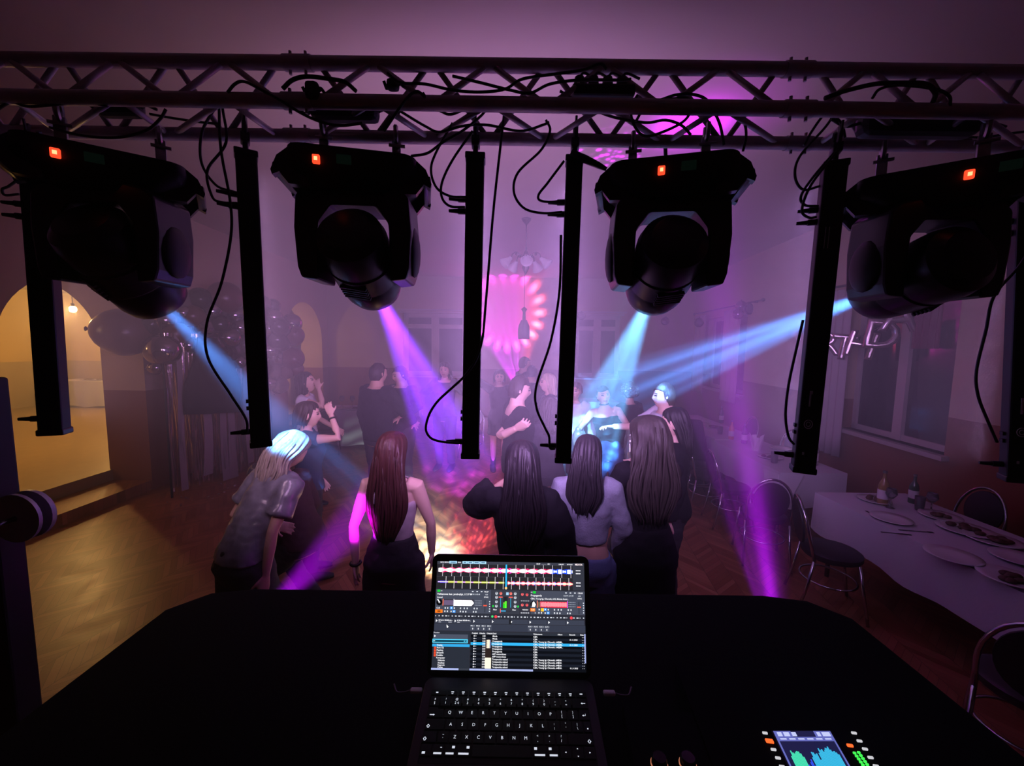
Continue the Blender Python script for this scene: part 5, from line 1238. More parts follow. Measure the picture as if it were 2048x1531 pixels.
def rod(label, ya, yb, z):
    mb = MB(); a = rgtmap(ya, z, -.12); b = rgtmap(yb, z, -.12); mb.cyl(a, b, .016, n=10); mb.ell(a, (.035,)*3); mb.ell(b, (.035,)*3)
    for t in (.12, .88): c = a.lerp(b, t); mb.cyl(c, c+Vector((.125, 0, 0)), .010, n=8)
    tag(mb.build('curtain_rod', m_brz, smooth=True), label, 'curtain rod')
rod('curtain rod above the near right window', 6.25, 4.0, 2.98); rod('curtain rod above the far right window', 11.2, 7.7, 3.02)
# little balloon bunches on the far rod and wall
for (px, Y, lab) in (((1398, 645), 9.8, 'small balloon left of the far right curtain rod'), ((1482, 612), 8.6, 'balloon tied at the middle of the far right curtain rod'), ((1500, 618), 8.4, 'balloon tied just right of the middle of the far curtain rod'), ((1163, 632), 11.2, 'small balloon above the right window of the far wall'), ((1330, 642), 11.0, 'small balloon high on the far wall near the right corner'), ((1476, 628), 8.5, 'balloon hanging just below the far right curtain rod')):
    o = balloon(P(*px, Y), .11, random.choice([1, 2, 4]), None, (0, 0, 1)); o.name = 'wall_balloon'; tag(o, lab, 'balloon')
# foil letters
ban = thing('letter_banner', 'silver foil balloon letters of a birthday banner across the near right window', 'banner', rgtmap(5.0, 2.1, -.25))
m_let = M('letter_foil', (.62, .52, .58), .16, metal=.9)
spts = []
for (t, px, py, Y) in (('I', 1656, 684, 6.0), ('R', 1688, 690, 5.75), ('T', 1724, 697, 5.45), ('H', 1766, 692, 5.15), ('D', 1812, 672, 4.85), ('A', 1858, 636, 4.62), ('Y', 1895, 590, 4.40)):
    vs, fs = text_mesh(t, .46, .014, .030, offset=-.014); c = rgtmap(Y, 2.1, -.20); c = P(px, py, Y) if False else Vector((c.x, Y, P(px, py, Y).z))
    c.x = P(px, py, Y).x if P(px, py, Y).x < XR(Y)-.15 else XR(Y)-.2
    rot = Matrix.Rotation(R(-38), 3, 'Z') @ Matrix.Rotation(PI/2, 3, 'X') @ Matrix.Rotation(R(r_.uniform(-14, 14)), 3, 'Z')
    mb = MB(); mb._add([c+rot @ p for p in vs], fs); mb.build('foil_letter', m_let, ban, smooth=True, world=True, auto=50); spts.append(c+Vector((0, 0, .13)))
mb = MB(); mb.tube(smoothpath(spts, 4), .004, 6); mb.build('ribbon', m_white_sheer, ban, world=True)
# ------------------------------------------------------------------ tables, chairs, tableware
m_linen = M('white_linen', (.60, .58, .64), .85, bump=.4, bscale=60)
m_tleg = M('table_leg_steel', (.25, .24, .25), .4, metal=.8)
TZ = .76
def table(label, x0, x1, y0, y1, drop, clabel, z=TZ, wav=.012, fl=0.):
    cx, cy = (x0+x1)/2, (y0+y1)/2
    t = thing('banquet_table', label, 'table', (cx, cy, fl), 0, None)
    mb = MB(); mb.box((0, 0, z-.025-fl), (x1-x0-.02, y1-y0-.02, .03)); mb.build('table_top', m_wood, t)
    for sx in (-1, 1):
        for sy in (-1, 1): mb = MB(); mb.cyl((sx*((x1-x0)/2-.08), sy*((y1-y0)/2-.12), 0), (sx*((x1-x0)/2-.08), sy*((y1-y0)/2-.12), z-.04-fl), .018, n=10); mb.build('leg', m_tleg, t, smooth=True)
    per = []
    nx = max(6, int((x1-x0)/.07)); ny = max(6, int((y1-y0)/.07))
    for i in range(nx): per.append((x0+(x1-x0)*i/nx, y0, 0, -1))
    for i in range(ny): per.append((x1, y0+(y1-y0)*i/ny, 1, 0))
    for i in range(nx): per.append((x1-(x1-x0)*i/nx, y1, 0, 1))
    for i in range(ny): per.append((x0, y1-(y1-y0)*i/ny, -1, 0))
    mb = MB(); rs = []
    for (f, zz) in ((0, z), (0, z-.004), (.3, z-drop*.3), (.65, z-drop*.65), (1, z-drop)):
        ring = []
        for q, (x, y, nx_, ny_) in enumerate(per):
            d = f*(.02+wav*math.sin(q*1.1)+wav*.7*math.sin(q*.47+1)); ring.append(Vector((x+nx_*d, y+ny_*d, zz-(f*.02*math.sin(q*.6)))))
        rs.append(ring)
    mb.rings(list(reversed(rs)), cap=False); o = len(mb.v); mb._add(rs[0], [tuple(range(len(per)))])
    c = mb.build('tablecloth', m_linen, smooth=True, auto=50); tag(c, clabel, 'tablecloth')
    return t
table('long table nearest on the right beside the wall', 2.87, 3.72, .9, 3.66, .34, 'white cloth over the nearest long table on the right')
table('long table farther back along the right wall', 2.93, 3.66, 4.24, 5.75, .38, 'white cloth of the farther right table, its corner hanging towards us')
table('last table along the right wall near the far corner', 3.0, 3.72, 5.80, 7.9, .34, 'white cloth of the last right-hand table in the haze')
table('buffet table behind the dancers at the far left', -4.3, -2.55, 7.9, 8.6, .70, 'white cloth hanging to the floor on the far left buffet table')
table('table against the wall of the lit side room', -12.3, -6.4, 10.6, 11.3, .68, 'white cloth over the table in the lit side room', z=1.0, fl=.29)
table('short table by the far wall behind the crowd', .4, 2.6, 9.6, 10.3, .60, 'white cloth on the short table by the far wall')
# hanging corner of the farther cloth
m_chrome = M('chair_chrome', (.55, .52, .55), .18, metal=1.); m_vinyl = M('dark_vinyl', (.025, .018, .025), .45)
def chair(label):
    t = thing('banquet_chair', label, 'chair', (0, 0, 0), 0, None)
    mb = MB(); sec = []
    for (z, k) in ((.43, .94), (.445, 1.0), (.475, 1.0), (.49, .9)): sec.append([Vector((.205*k*math.cos(a)*(1 if math.sin(a) < 0 else .95), .205*k*math.sin(a), z)) for a in np.linspace(0, 2*PI, 28, endpoint=False)])
    mb.rings(sec); mb.build('seat', m_vinyl, t, smooth=True, auto=50)
    mb = MB(); ring = []
    hoop = [Vector((.19*math.cos(a), -.20-.06*max(0, math.sin(a)), .60+.29*math.sin(a))) for a in np.linspace(0, PI, 18)]
    mb.tube([Vector((.185, -.16, .43))]+hoop+[Vector((-.185, -.16, .43))], .012, 8); mb.build('back_hoop', m_chrome, t, smooth=True)
    mb = MB(); pad = []
    for (dy, k) in ((-.012, .8), (-.008, .95), (.008, .95), (.014, .8)): pad.append([Vector((.155*k*math.cos(a), -.215-.05*(.5+.5*math.sin(a))+dy, .685+.185*k*math.sin(a))) for a in np.linspace(0, 2*PI, 24, endpoint=False)])
    mb.rings(pad); mb.build('backrest', m_vinyl, t, smooth=True, auto=50)
    for sx in (-1, 1):
        mb = MB(); mb.tube([Vector((sx*.17, .13, .45)), Vector((sx*.19, .17, .2)), Vector((sx*.205, .20, .006))], .011, 8); mb.build('leg', m_chrome, t, smooth=True)
        mb = MB(); mb.tube([Vector((sx*.185, -.16, .45)), Vector((sx*.19, -.20, .2)), Vector((sx*.20, -.25, .006))], .011, 8); mb.build('leg', m_chrome, t, smooth=True)
    mb = MB(); mb.tube([Vector((.19*math.cos(a), .19*math.sin(a)-.01, .24)) for a in np.linspace(0, 2*PI, 25)], .008, 6); mb.build('stretcher', m_chrome, t, smooth=True)
    return t
CH = [(2.52, 3.86, -18, 'chrome-hoop chair standing at the far corner of the nearest right table, back towards us'), (2.62, 3.12, 248, 'chrome-hoop chair seen edge-on beside the nearest right table'), (2.58, 1.82, -50, 'chair whose hoop just enters at the lower right edge'),
      (3.98, 3.45, 90, 'chair behind the nearest right table under the window, left of two'), (4.0, 2.85, 88, 'chair behind the nearest right table under the window, right of two'),
      (2.62, 4.62, 262, 'chrome chair with glinting hoop at the near end of the farther right table'), (2.55, 5.05, 255, 'second chrome chair along the farther right table, behind the glinting one'), (4.0, 5.9, 95, 'chair behind the farther table near the ring-emblem bar'), (2.6, 5.48, 262, 'third chair along the farther right table, closest to the coat'), (2.72, 6.15, 258, 'chair hidden under the long black coat'), (2.7, 6.75, 262, 'chair with a pale jacket over its back, beyond the black coat'), (4.05, 7.0, 95, 'chair behind the last right table in the haze')]
c0 = None
for (x, y, rz, lab) in CH:
    if c0 is None: c0 = chair(lab); c0.location = (x, y, 0); c0.rotation_euler = (0, 0, R(rz+0)); c0['group'] = 'round-backed chairs at the right-hand tables'
    else: dup(c0, (x, y, 0), R(rz), lab)
for (x, y, rz, lab) in ((-.75, 7.4, 170, 'chair standing behind the person with the flung-up arm'), (-3.5, 7.5, 20, 'chair in front of the far left buffet table')): dup(c0, (x, y, 0), R(rz), lab, 'chairs among the dancers')
def drape(name, label, cat, x, y, rz, mat, w, z1, z0, thick=.14):
    mb = MB(); rs = []
    for s in range(10):
        f = s/9; ww = w*(.55+.45*min(1, f*2)+.15*f); ring = []
        for k in range(30):
            a = 2*PI*k/30; q = Matrix.Rotation(R(rz), 3, 'Z') @ Vector((ww*math.cos(a)*(1+.06*math.sin(a*6+f*2)), thick*(1+.9*f)*math.sin(a)*(1+.1*math.sin(a*5)), 0)); ring.append(Vector((x, y, z1+(z0-z1)*f+.03*math.sin(a*2)*f))+q)
        rs.append(ring)
    mb.rings(list(reversed(rs))); return tag(mb.build(name, mat, smooth=True), label, cat)
drape('long_coat', 'long black coat draped to the floor over a chair at the right tables', 'coat', 2.93-.22, 6.05, 75, black, .27, .99, .03, .2)
drape('pale_jacket', 'pale lilac jacket hung over a chair beyond the black coat', 'jacket', 2.72, 6.55, 80, M('lilac_cloth', (.42, .38, .48), .85, bump=.4, bscale=40), .20, .93, .45, .10)
# hanging cloth corner
mb = MB(); a = Vector((2.90, 4.22, TZ-.01)); mb._add([a, a+Vector((.26, -.012, 0)), a+Vector((.02, -.05, -.50)), a+Vector((-.03, .22, 0)), a+Vector((-.05, .05, -.42))], [(0, 1, 2), (0, 2, 4), (0, 4, 3)])
o = mb.build('cloth_overlay', m_linen); o.modifiers.new('t', 'SOLIDIFY').thickness = .004; tag(o, 'pointed cloth corner hanging off the farther right table', 'tablecloth')

m_porc = M('porcelain', (.72, .70, .72), .25, spec=.6); m_gl = M('drinking_glass', (.85, .85, .88), .06, spec=.6, trans=.9); m_food = M('dark_food', (.10, .055, .035), .6, bump=.8, bscale=60, var=.6); m_bot = M('bottle_glass', (.06, .10, .06), .12, spec=.6); m_amb = M('amber_drink', (.5, .32, .12), .15, trans=.4); m_paper = M('paper_napkin', (.68, .62, .66), .8); m_orng = M('orange_juice', (.6, .25, .05), .3)
NEAR, FAR_T, LAST = 'tableware on the nearest right table', 'tableware on the farther right tables', 'tableware on the far left buffet'
def plate(x, y, z, r, label, group, food=False):
    t = thing('plate', label, 'plate', (x, y, z), 0, group); mb = MB(); mb.lathe([(.002, .004), (r*.6, .004), (r*.72, .008), (r, .02), (r, .024), (r*.7, .013), (.002, .009)], (0, 0, 0), 28, cap=False); mb.build('dish', m_porc, t, smooth=True)
    if food:
        mb = MB()
        for q in range(9): a = r_.random()*6.3; d = r_.random()*r*.5; mb.ell((d*math.cos(a), d*math.sin(a), .02+.008*r_.random()), (r*.22, r*.17, .016), None, 8, 6)
        mb.build('food', m_food, t, smooth=True)
    return t
def bottle(x, y, z, h, label, group, mat=m_bot, capm=None):
    t = thing('bottle', label, 'bottle', (x, y, z), 0, group); r = h*.13; mb = MB(); mb.lathe([(r*.9, 0), (r, .006), (r, h*.55), (r*.8, h*.66), (r*.36, h*.76), (r*.32, h*.95), (r*.4, h*.955)], (0, 0, 0), 20); mb.build('bottle_body', mat, t, smooth=True, auto=50)
    mb = MB(); mb.cyl((0, 0, h*.93), (0, 0, h), r*.42, n=14); mb.build('cap', m_steel, t, smooth=True, auto=40)
    mb = MB(); mb.lathe([(r*1.01, h*.18), (r*1.015, h*.19), (r*1.015, h*.44), (r*1.01, h*.45)], (0, 0, 0), 20, cap=False); mb.build('paper_label', m_paper, t, smooth=True); return t
def glass(x, y, z, h, r, label, group, stem=False):
    mb = MB()
    if stem: mb.lathe([(r*.8, 0), (r*.8, .004), (.005, .008), (.005, h*.45), (r*.5, h*.52), (r, h*.72), (r*.8, h), (r*.77, h), (r*.96, h*.72), (r*.4, h*.54), (.001, h*.5)], (x, y, z), 18, cap=False)
    else: mb.lathe([(r*.8, 0), (r, h), (r*.94, h), (r*.76, .008), (.001, .008)], (x, y, z), 18, cap=False)
    o = mb.build('wine_glass' if stem else 'glass', m_gl, smooth=True); o.location = (0, 0, 0); return tag(o, label, 'glass', group)
def cutlery(x, y, z, rz, kind, label, group):
    q = Matrix.Rotation(R(rz), 3, 'Z'); mb = MB(); c = Vector((x, y, z+.004))
    mb.box(c+q @ Vector((-.04, 0, 0)), (.10, .011, .004), q, .001); mb.box(c+q @ Vector((.055, 0, 0)), (.09, .016 if kind == 'knife' else .007, .003), q, .001)
    if kind == 'fork':
        for k in (-.007, 0, .007): mb.box(c+q @ Vector((.115, k, 0)), (.035, .003, .003), q)
    return tag(mb.build(kind, M('dark_steel', (.2, .19, .22), .3, metal=1)), label, 'cutlery', group)
def onpx(px, py): return PZ(px, py, TZ)
p = onpx(1782, 1040); plate(p.x, p.y, TZ, .13, 'plate at the far end of the nearest table beside an upright fork', NEAR)
p = onpx(1748, 1002); plate(p.x, p.y, TZ, .12, 'plate in the far corner of the nearest table beside the edge-on chair', NEAR, True)
p = onpx(1905, 1115); plate(p.x, p.y, TZ, .14, 'large white plate at the front edge in the middle of the nearest table', NEAR)
p = onpx(2020, 1160); plate(p.x, p.y, TZ, .14, 'dark-filled dish at the right end of the nearest table', NEAR, True)
p = onpx(1930, 1062); plate(p.x, p.y, TZ, .16, 'platter heaped with dark snacks at the middle of the nearest table', NEAR, True)
p = onpx(1985, 1082); plate(p.x, p.y, TZ, .15, 'second dark platter to the right on the nearest table', NEAR, True)
p = onpx(1880, 1035); plate(p.x, p.y, TZ, .13, 'small platter with dark food near the wall side of the nearest table', NEAR, True)
p = onpx(2035, 1120); plate(p.x, p.y, TZ, .13, 'pale bowl-like plate at the right edge of the picture', NEAR)
p = onpx(1790, 1067); cutlery(p.x, p.y, TZ, -12, 'knife', 'knife lying on the near front edge of the nearest table', NEAR)
p = onpx(1755, 1035); cutlery(p.x, p.y, TZ, 80, 'fork', 'fork lying by the far plate of the nearest table', NEAR)
p = onpx(1825, 1062); cutlery(p.x, p.y, TZ, -10, 'fork', 'fork lying across the cloth in front of the dark platters', NEAR)
p = onpx(1960, 1135); cutlery(p.x, p.y, TZ, -14, 'knife', 'long dark knife on the right part of the nearest table', NEAR)
p = onpx(1764, 1008); bottle(p.x, p.y, TZ, .30, 'tall pale bottle at the far end of the nearest table', NEAR, m_amb)
p = onpx(1780, 1015); glass(p.x, p.y, TZ, .17, .04, 'stemmed glass beside the tall pale bottle', NEAR, True)
p = onpx(1825, 1005); bottle(p.x, p.y, TZ, .26, 'dark bottle behind the plates near the window-side chair', NEAR)
p = onpx(1838, 1020); glass(p.x, p.y, TZ, .12, .035, 'tumbler beside the dark bottle', NEAR)
p = onpx(1862, 1020); glass(p.x, p.y, TZ, .15, .04, 'stemmed glass by the window-side chair', NEAR, True)
p = onpx(1672, 925); bottle(3.52, p.y-.1, TZ, .33, 'bottle in front of the white curtain on the farther table', FAR_T, M('clear_bottle', (.5, .5, .6), .1, trans=.7))
mb = MB(); p = onpx(1512, 900); rs = []
nap = thing('paper_centrepiece', 'magenta-lit paper centrepiece standing on the farther table', 'centrepiece', (p.x, p.y, TZ), 0)
for q in range(7):
    a = q*.9; mb = MB(); mb._add([Vector((.05*math.cos(a), .05*math.sin(a), 0)), Vector((.05*math.cos(a+1.2), .05*math.sin(a+1.2), 0)), Vector((.09*math.cos(a+.8), .09*math.sin(a+.8), .15+.04*(q % 3))), Vector((.07*math.cos(a+.2), .07*math.sin(a+.2), .17+.03*(q % 2)))], [(0, 1, 2, 3)]); o = mb.build('paper_leaf', m_paper, nap); o.modifiers.new('t', 'SOLIDIFY').thickness = .003
p = onpx(1540, 915); plate(p.x, p.y, TZ, .14, 'dark food platter beside the paper centrepiece', FAR_T, True)
p = onpx(1562, 898); plate(p.x, p.y, TZ, .13, 'white plate beyond the paper centrepiece', FAR_T)
p = onpx(1488, 886); bottle(p.x, p.y, TZ, .28, 'bottle left of the paper centrepiece', FAR_T, m_bot)
p = onpx(1462, 878); bottle(p.x, p.y, TZ, .28, 'bottle with juice second left of the paper centrepiece', FAR_T, m_orng)
p = onpx(1440, 868); glass(p.x, p.y, TZ, .12, .04, 'tumbler near the long black coat', FAR_T)
p = onpx(1425, 855); plate(p.x, p.y, TZ, .15, 'heaped platter on the last right table', FAR_T, True)
p = onpx(1442, 845); bottle(p.x, p.y, TZ, .3, 'tall bottle on the last right table', FAR_T)
p = onpx(1402, 848); plate(p.x, p.y, TZ, .14, 'plate at the far end of the last right table', FAR_T)
p = onpx(1548, 925); glass(p.x, p.y, TZ, .13, .04, 'amber-lit glass by the dark platter of the farther table', FAR_T)
for (px, py, kind, lab) in ((684, 812, 's', 'left stemmed glass on the far left buffet'), (705, 812, 's', 'right stemmed glass on the far left buffet'), (690, 826, 'p', 'platter at the left of the far buffet'), (712, 828, 'q', 'oval plate at the right of the far buffet'), (700, 818, 'q', 'platter behind the others on the far buffet'), (722, 816, 'b', 'bottle on the far left buffet next to the cropped-haired dancer'), (668, 822, 'q', 'dish at the left corner of the far buffet')):
    p = onpx(px, py)
    p.x = min(max(p.x, -4.15), -2.7); p.y = min(max(p.y, 8.05), 8.45)
    if kind == 's': glass(p.x, p.y, TZ, .22, .055, lab, LAST, True)
    elif kind == 'b': bottle(p.x, p.y, TZ, .3, lab, LAST)
    else: plate(p.x, p.y, TZ, .15, lab, LAST, kind == 'p')
for i, (px, lab) in enumerate(((182, 'white dish at the left on the side-room table'), (205, 'dish stacked beside the white dish on the side-room table'), (235, 'dish at the right of the side-room table'))):
    p = P(px, 770, 10.9); plate(p.x, 10.9, 1.0, .2, lab, 'dishes on the side-room table', True)
# ------------------------------------------------------------------ lights and haze
def spot(name, loc, tgt, col, power, ang, blend=.25, radius=.015, gobo=None):
    ld = bpy.data.lights.new(name, 'SPOT'); ld.energy = power; ld.color = col; ld.spot_size = R(ang); ld.spot_blend = blend; ld.shadow_soft_size = radius
    o = bpy.data.objects.new(name, ld); C.objects.link(o); o.location = loc
    o.rotation_euler = (Vector(tgt)-Vector(loc)).to_track_quat('-Z', 'Y').to_euler()
    if gobo:
        ld.use_nodes = True; N = ld.node_tree.nodes; L = ld.node_tree.links; em = N['Emission']
        tc = N.new('ShaderNodeTexCoord'); sp = N.new('ShaderNodeSeparateXYZ'); L.new(tc.outputs['Normal'], sp.inputs[0])
        def mth(op, a, c=None, cl=False):
            n = N.new('ShaderNodeMath'); n.operation = op; n.use_clamp = cl
            for i, x in enumerate((a, c)):
                if x is None: continue
                if isinstance(x, (int, float)): n.inputs[i].default_value = x
                else: L.new(x, n.inputs[i])
            return n.outputs[0]
        az = mth('ABSOLUTE', sp.outputs[2]); U = mth('DIVIDE', sp.outputs[0], az); V = mth('DIVIDE', sp.outputs[1], az)
        rr = mth('SQRT', mth('ADD', mth('MULTIPLY', U, U), mth('MULTIPLY', V, V))); th = mth('ARCTAN2', V, U)
        gobo(N, L, mth, U, V, rr, th, em)
    return o
def gauss(mth, x, c, w):
    d = mth('DIVIDE', mth('SUBTRACT', x, c), w); return mth('EXPONENT', mth('MULTIPLY', mth('MULTIPLY', d, d), -1.))
def rays(n, lo=.25, k=1.0, seed=0.):
    def g(N, L, mth, U, V, rr, th, em):
        cb = N.new('ShaderNodeCombineXYZ'); L.new(U, cb.inputs[0]); L.new(V, cb.inputs[1]); cb.inputs[2].default_value = seed
        nz = N.new('ShaderNodeTexVoronoi'); nz.inputs['Scale'].default_value = n; nz.feature = 'F1'; L.new(cb.outputs[0], nz.inputs['Vector'])
        s = mth('SUBTRACT', 1.0, mth('MULTIPLY', nz.outputs['Distance'], 1.55), True); s = mth('POWER', s, 2.2)
        L.new(mth('ADD', mth('MULTIPLY', s, k*(1-lo)*2.6), lo), em.inputs['Strength'])
    return g
def ring(r0, w, n, core=0., core_w=.05, lo=.0, two=None, wash=0., ringk=1., halo=0.):
    def g(N, L, mth, U, V, rr, th, em):
        pet = mth('POWER', mth('MULTIPLY_ADD' if False else 'ADD', mth('MULTIPLY', mth('SINE', mth('MULTIPLY', th, n)), .5), .5), 1.6)
        s = mth('MULTIPLY', gauss(mth, rr, r0, w), mth('ADD', mth('MULTIPLY', pet, 1-lo), lo))
        s = mth('MULTIPLY', s, ringk)
        if core: s = mth('ADD', s, mth('MULTIPLY', gauss(mth, rr, 0., core_w), core))
        if halo: s = mth('ADD', s, mth('MULTIPLY', gauss(mth, rr, 0., .14), halo))
        if wash: s = mth('ADD', s, mth('MULTIPLY', mth('LESS_THAN', rr, r0), wash))
        L.new(s, em.inputs['Strength'])
        if two:
            mx = N.new('ShaderNodeMix'); mx.data_type = 'RGBA'; mx.inputs[6].default_value = (*two[0], 1); mx.inputs[7].default_value = (*two[1], 1)
            L.new(mth('ADD', mth('MULTIPLY', mth('DIVIDE', U, r0), 1.6), -.35, True), mx.inputs[0]); L.new(mx.outputs[2], em.inputs['Color'])
    return g
def petals(r0, w, scale, lo=0.):
    def g(N, L, mth, U, V, rr, th, em):
        cb = N.new('ShaderNodeCombineXYZ'); L.new(U, cb.inputs[0]); L.new(V, cb.inputs[1])
        nz = N.new('ShaderNodeTexVoronoi'); nz.inputs['Scale'].default_value = scale; L.new(cb.outputs[0], nz.inputs['Vector'])
        s = mth('POWER', mth('SUBTRACT', 1.0, mth('MULTIPLY', nz.outputs['Distance'], 1.6), True), 2.5)
        L.new(mth('MULTIPLY', mth('ADD', s, lo), gauss(mth, rr, r0, w)), em.inputs['Strength'])
    return g
def streaks(scale, w):
    def g(N, L, mth, U, V, rr, th, em):
        s = mth('ADD', mth('MULTIPLY', mth('SINE', mth('ADD', mth('MULTIPLY', V, scale), mth('MULTIPLY', mth('SINE', mth('MULTIPLY', U, 40)), 1.5))), .45), .55)
        L.new(mth('MULTIPLY', s, gauss(mth, rr, 0., w)), em.inputs['Strength'])
    return g
LP = dict(h1=8000, h2=19000, h3=15500, h4=24000, floorR=6000, floorL=1000, ringw=17000, petal=4200, warm=3600, room=130, bars=19.5)
(_, l1, a1), (_, l2, a2), (_, l3, a3), (_, l4, a4) = HEADS
BLUE = (.075, .31, 1.0); CYAN = (.12, .50, 1.0); VIO = (.24, .025, 1.0); MAG = (.56, .004, 1.0)
spot('head_beam_blue', l1, l1+a1, BLUE, LP['h1'], 14, .8, .02, rays(24, .2, 1, .3))
spot('head_beam_violet', l2, l2+a2, VIO, LP['h2'], 15, .4, .02, rays(22, .2, 1, 1.7))
spot('head_beam_cyan', l3, l3+a3, CYAN, LP['h3'], 14, .35, .02, rays(30, .15, 1, 2.2))
spot('head_beam_right', l4, l4+a4, BLUE, LP['h4'], 13, .35, .02, rays(24, .12, 1, 3.1))
FR = Vector((1.5, 2.0, .3)); FL = P(500, 1262, 1.3)
spot('floor_lamp_magenta_right', FR, P(1385, 262, 3.6), MAG, LP['floorR'], 26, .4, .02, ring(math.tan(R(8)), .03, 22, core=1.6, core_w=.056, lo=.1, ringk=.0, halo=.12))
spot('floor_lamp_petals', FR, P(1248, 332, 3.9), MAG, LP['floorR']*4.0, 11, .3, .01, petals(.0, .085, 60))
spot('floor_lamp_magenta_left', FL, P(722, 1030, 2.28), MAG, LP['floorL'], 19, .8, .02)
wl = Vector((.16, 8.25, 1.12)); wt = P(1015, 627, YF)  # unseen lamp added behind the crowd to throw the wall ring
ell = thing('added_effect_lamp', 'added effect lamp on a pole hidden among the crowd, throwing the pink ring', 'effect lamp', (wl.x, wl.y, 0)); dd = (wt-wl).normalized(); qe = Vector((0, 0, 1)).rotation_difference(dd).to_matrix()
mb = MB(); mb.lathe([(.004, -.12), (.05, -.115), (.06, -.09), (.06, -.01), (.065, 0), (.055, 0), (.05, -.03), (.004, -.035)], (0, 0, wl.z), 20, qe); mb.build('housing', m_blk, ell, smooth=True, auto=30)
mb = MB(); mb.cyl((0, 0, .02), Vector((0, 0, wl.z))-dd*.09, .014, n=10); mb.lathe([(.01, .03), (.12, .02), (.14, 0), (.01, 0)], (0, 0, 0), 20); mb.build('pole', m_blk, ell, smooth=True, auto=30)
spot('effect_ring', wl+dd*.01, wt, (1, 1, 1), LP['ringw'], 40, .1, .008, ring(.245, .035, 19, two=((.75, .02, .9), (1, .10, .20)), wash=.07))
spot('effect_dots', EFF[1][0]+EFF[1][1]*.055, PZ(1108, 930, 0), (.35, .75, 1), LP['petal']*1.3, 12, .3, .01, petals(.0, .06, 75))  # added lamp in place of the pale blue head's own gobo dots
spot('effect_petals', EFF[0][0]+EFF[0][1]*.055, PZ(955, 990, 0), (1, .16, .26), LP['petal']*.7, 42, .3, .012, petals(.13, .12, 34, .05))
spot('effect_warm', EFF[0][0]+EFF[0][1]*.056+Vector((.003,0,0)), PZ(862, 1095, 0), (.72, .95, .85), LP['warm'], 50, .6, .012, streaks(110, .22))
# ambient fill light added at the front faces of the LED bars
for i, (root, c, Lb) in enumerate(BARS):
    ld = bpy.data.lights.new('ambient_fill_light', 'AREA'); ld.shape = 'RECTANGLE'; ld.size = .05; ld.size_y = Lb-.1; ld.spread = R(125); ld.energy = LP['bars']*(.36, .6, 1.6, 1.7, .75, .35)[i]; ld.color = [(1, .58, .85), (.85, .46, .95), (.72, .38, 1), (.66, .36, 1), (.68, .38, 1), (.8, .46, 1)][i]
    o = bpy.data.objects.new('ambient_fill_light', ld); C.objects.link(o); o.location = c+Vector((0, .06, 0)); o.rotation_euler = Vector((0, 1, 0.02)).to_track_quat('-Z', 'Z').to_euler()
m_par = M('par_can_black', (.015, .015, .017), .5)
for (p, tg, lab) in ((FL, P(722, 1030, 2.28), 'black spotlight on a pole before the desk, sending a magenta ray up'), (FR, P(1385, 262, 3.6), 'black spotlight on the floor right of the desk, sending a magenta ray to the ceiling')):
    d = (tg-p).normalized(); q = Vector((0, 0, 1)).rotation_difference(d).to_matrix(); par = thing('floor_spotlight', lab, 'spotlight', (p.x, p.y, 0)); c = Vector((0, 0, p.z))
    mb = MB(); mb.lathe([(.005, -.16), (.04, -.155), (.055, -.13), (.058, -.01), (.062, -.005), (.062, .0), (.05, .0), (.045, -.05), (.005, -.06)], c, 20, q); mb.build('can', m_par, par, smooth=True, auto=30)
    mb = MB(); mb.cyl((0, -.0, .02), c-d*.10, .014, n=10); mb.lathe([(.01, .03), (.09, .02), (.10, .0), (.01, .0)], (0, 0, 0), 20); mb.build('base', m_par, par, smooth=True, auto=30)
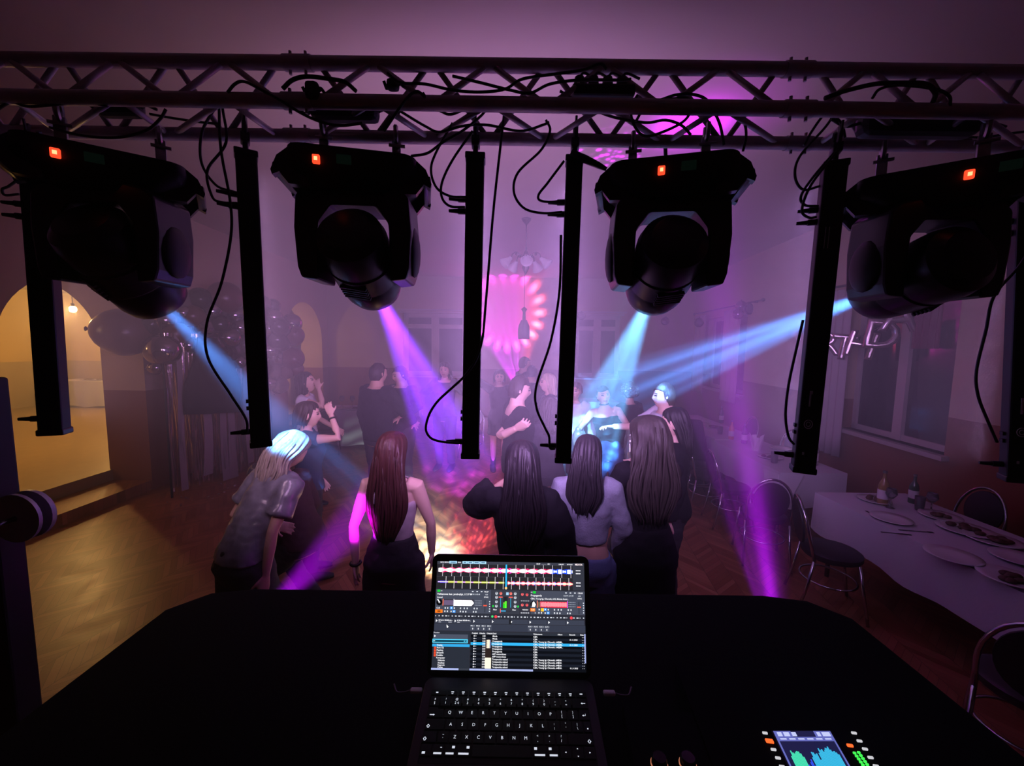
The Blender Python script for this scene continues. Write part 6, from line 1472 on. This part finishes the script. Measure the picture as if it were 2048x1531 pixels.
# side-room bulb
bp = P(146, 618, 6.9)
bl = thing('wall_lamp', 'bright bare bulb glowing just inside the left arch', 'lamp', bp)
mb = MB(); mb.ell((0, 0, 0), (.05, .05, .06)); mb.build('bulb', M('bulb_glow', (1, .8, .5), .5, emit=(1, .62, .25), es=14), bl, smooth=True)
mb = MB(); mb.cyl((0, 0, .05), (0, 0, .10), .025, n=12); mb.cyl((0, 0, .10), (0, 0, 3.4-bp.z), .006, n=6); mb.build('cord', m_blk, bl)
ld = bpy.data.lights.new('side_room_bulb', 'POINT'); ld.energy = LP['room']; ld.color = (1, .56, .18); ld.shadow_soft_size = .06
o = bpy.data.objects.new('side_room_bulb', ld); C.objects.link(o); o.location = bp+Vector((-.12, 0, -.02))
ld = bpy.data.lights.new('side_room_wall_fill', 'POINT'); ld.energy = LP['room']*2.0; ld.color = (1, .58, .20); ld.shadow_soft_size = .12  # unseen fill added to brighten the side room's back wall
o = bpy.data.objects.new('side_room_wall_fill', ld); C.objects.link(o); o.location = (-9.5, 10.0, 2.7)
ld = bpy.data.lights.new('side_room_bounce_fill', 'POINT'); ld.energy = LP['room']*.35; ld.color = (1, .58, .20); ld.shadow_soft_size = .3  # stand-in for bounced light on the arch jamb, no fixture there
o = bpy.data.objects.new('side_room_bounce_fill', ld); C.objects.link(o); o.location = (-8.2, 2.2, 2.6)
# world: still haze everywhere
w = bpy.data.worlds.new('haze_world'); SC.world = w; w.use_nodes = True; N = w.node_tree.nodes; L = w.node_tree.links
N['Background'].inputs['Color'].default_value = (.01, .006, .012, 1); N['Background'].inputs['Strength'].default_value = 1.0
vs = N.new('ShaderNodeVolumeScatter'); vs.inputs['Color'].default_value = (.95, .95, 1, 1); vs.inputs['Density'].default_value = .062; vs.inputs['Anisotropy'].default_value = .0
L.new(vs.outputs[0], N['World Output'].inputs['Volume'])
w.cycles.homogeneous_volume = True
# ------------------------------------------------------------------ render settings
SC.view_settings.view_transform = 'Standard'; SC.view_settings.look = 'None'; SC.view_settings.exposure = 0; SC.view_settings.gamma = 1; SC.view_settings.use_curve_mapping = False
cy = SC.cycles
cy.max_bounces = 5; cy.diffuse_bounces = 3; cy.glossy_bounces = 2; cy.transmission_bounces = 4; cy.transparent_max_bounces = 6; cy.volume_bounces = 0
cy.use_denoising = True; cy.denoiser = 'OPENIMAGEDENOISE'; cy.sample_clamp_indirect = 4; cy.sample_clamp_direct = 0; cy.caustics_reflective = False; cy.caustics_refractive = False
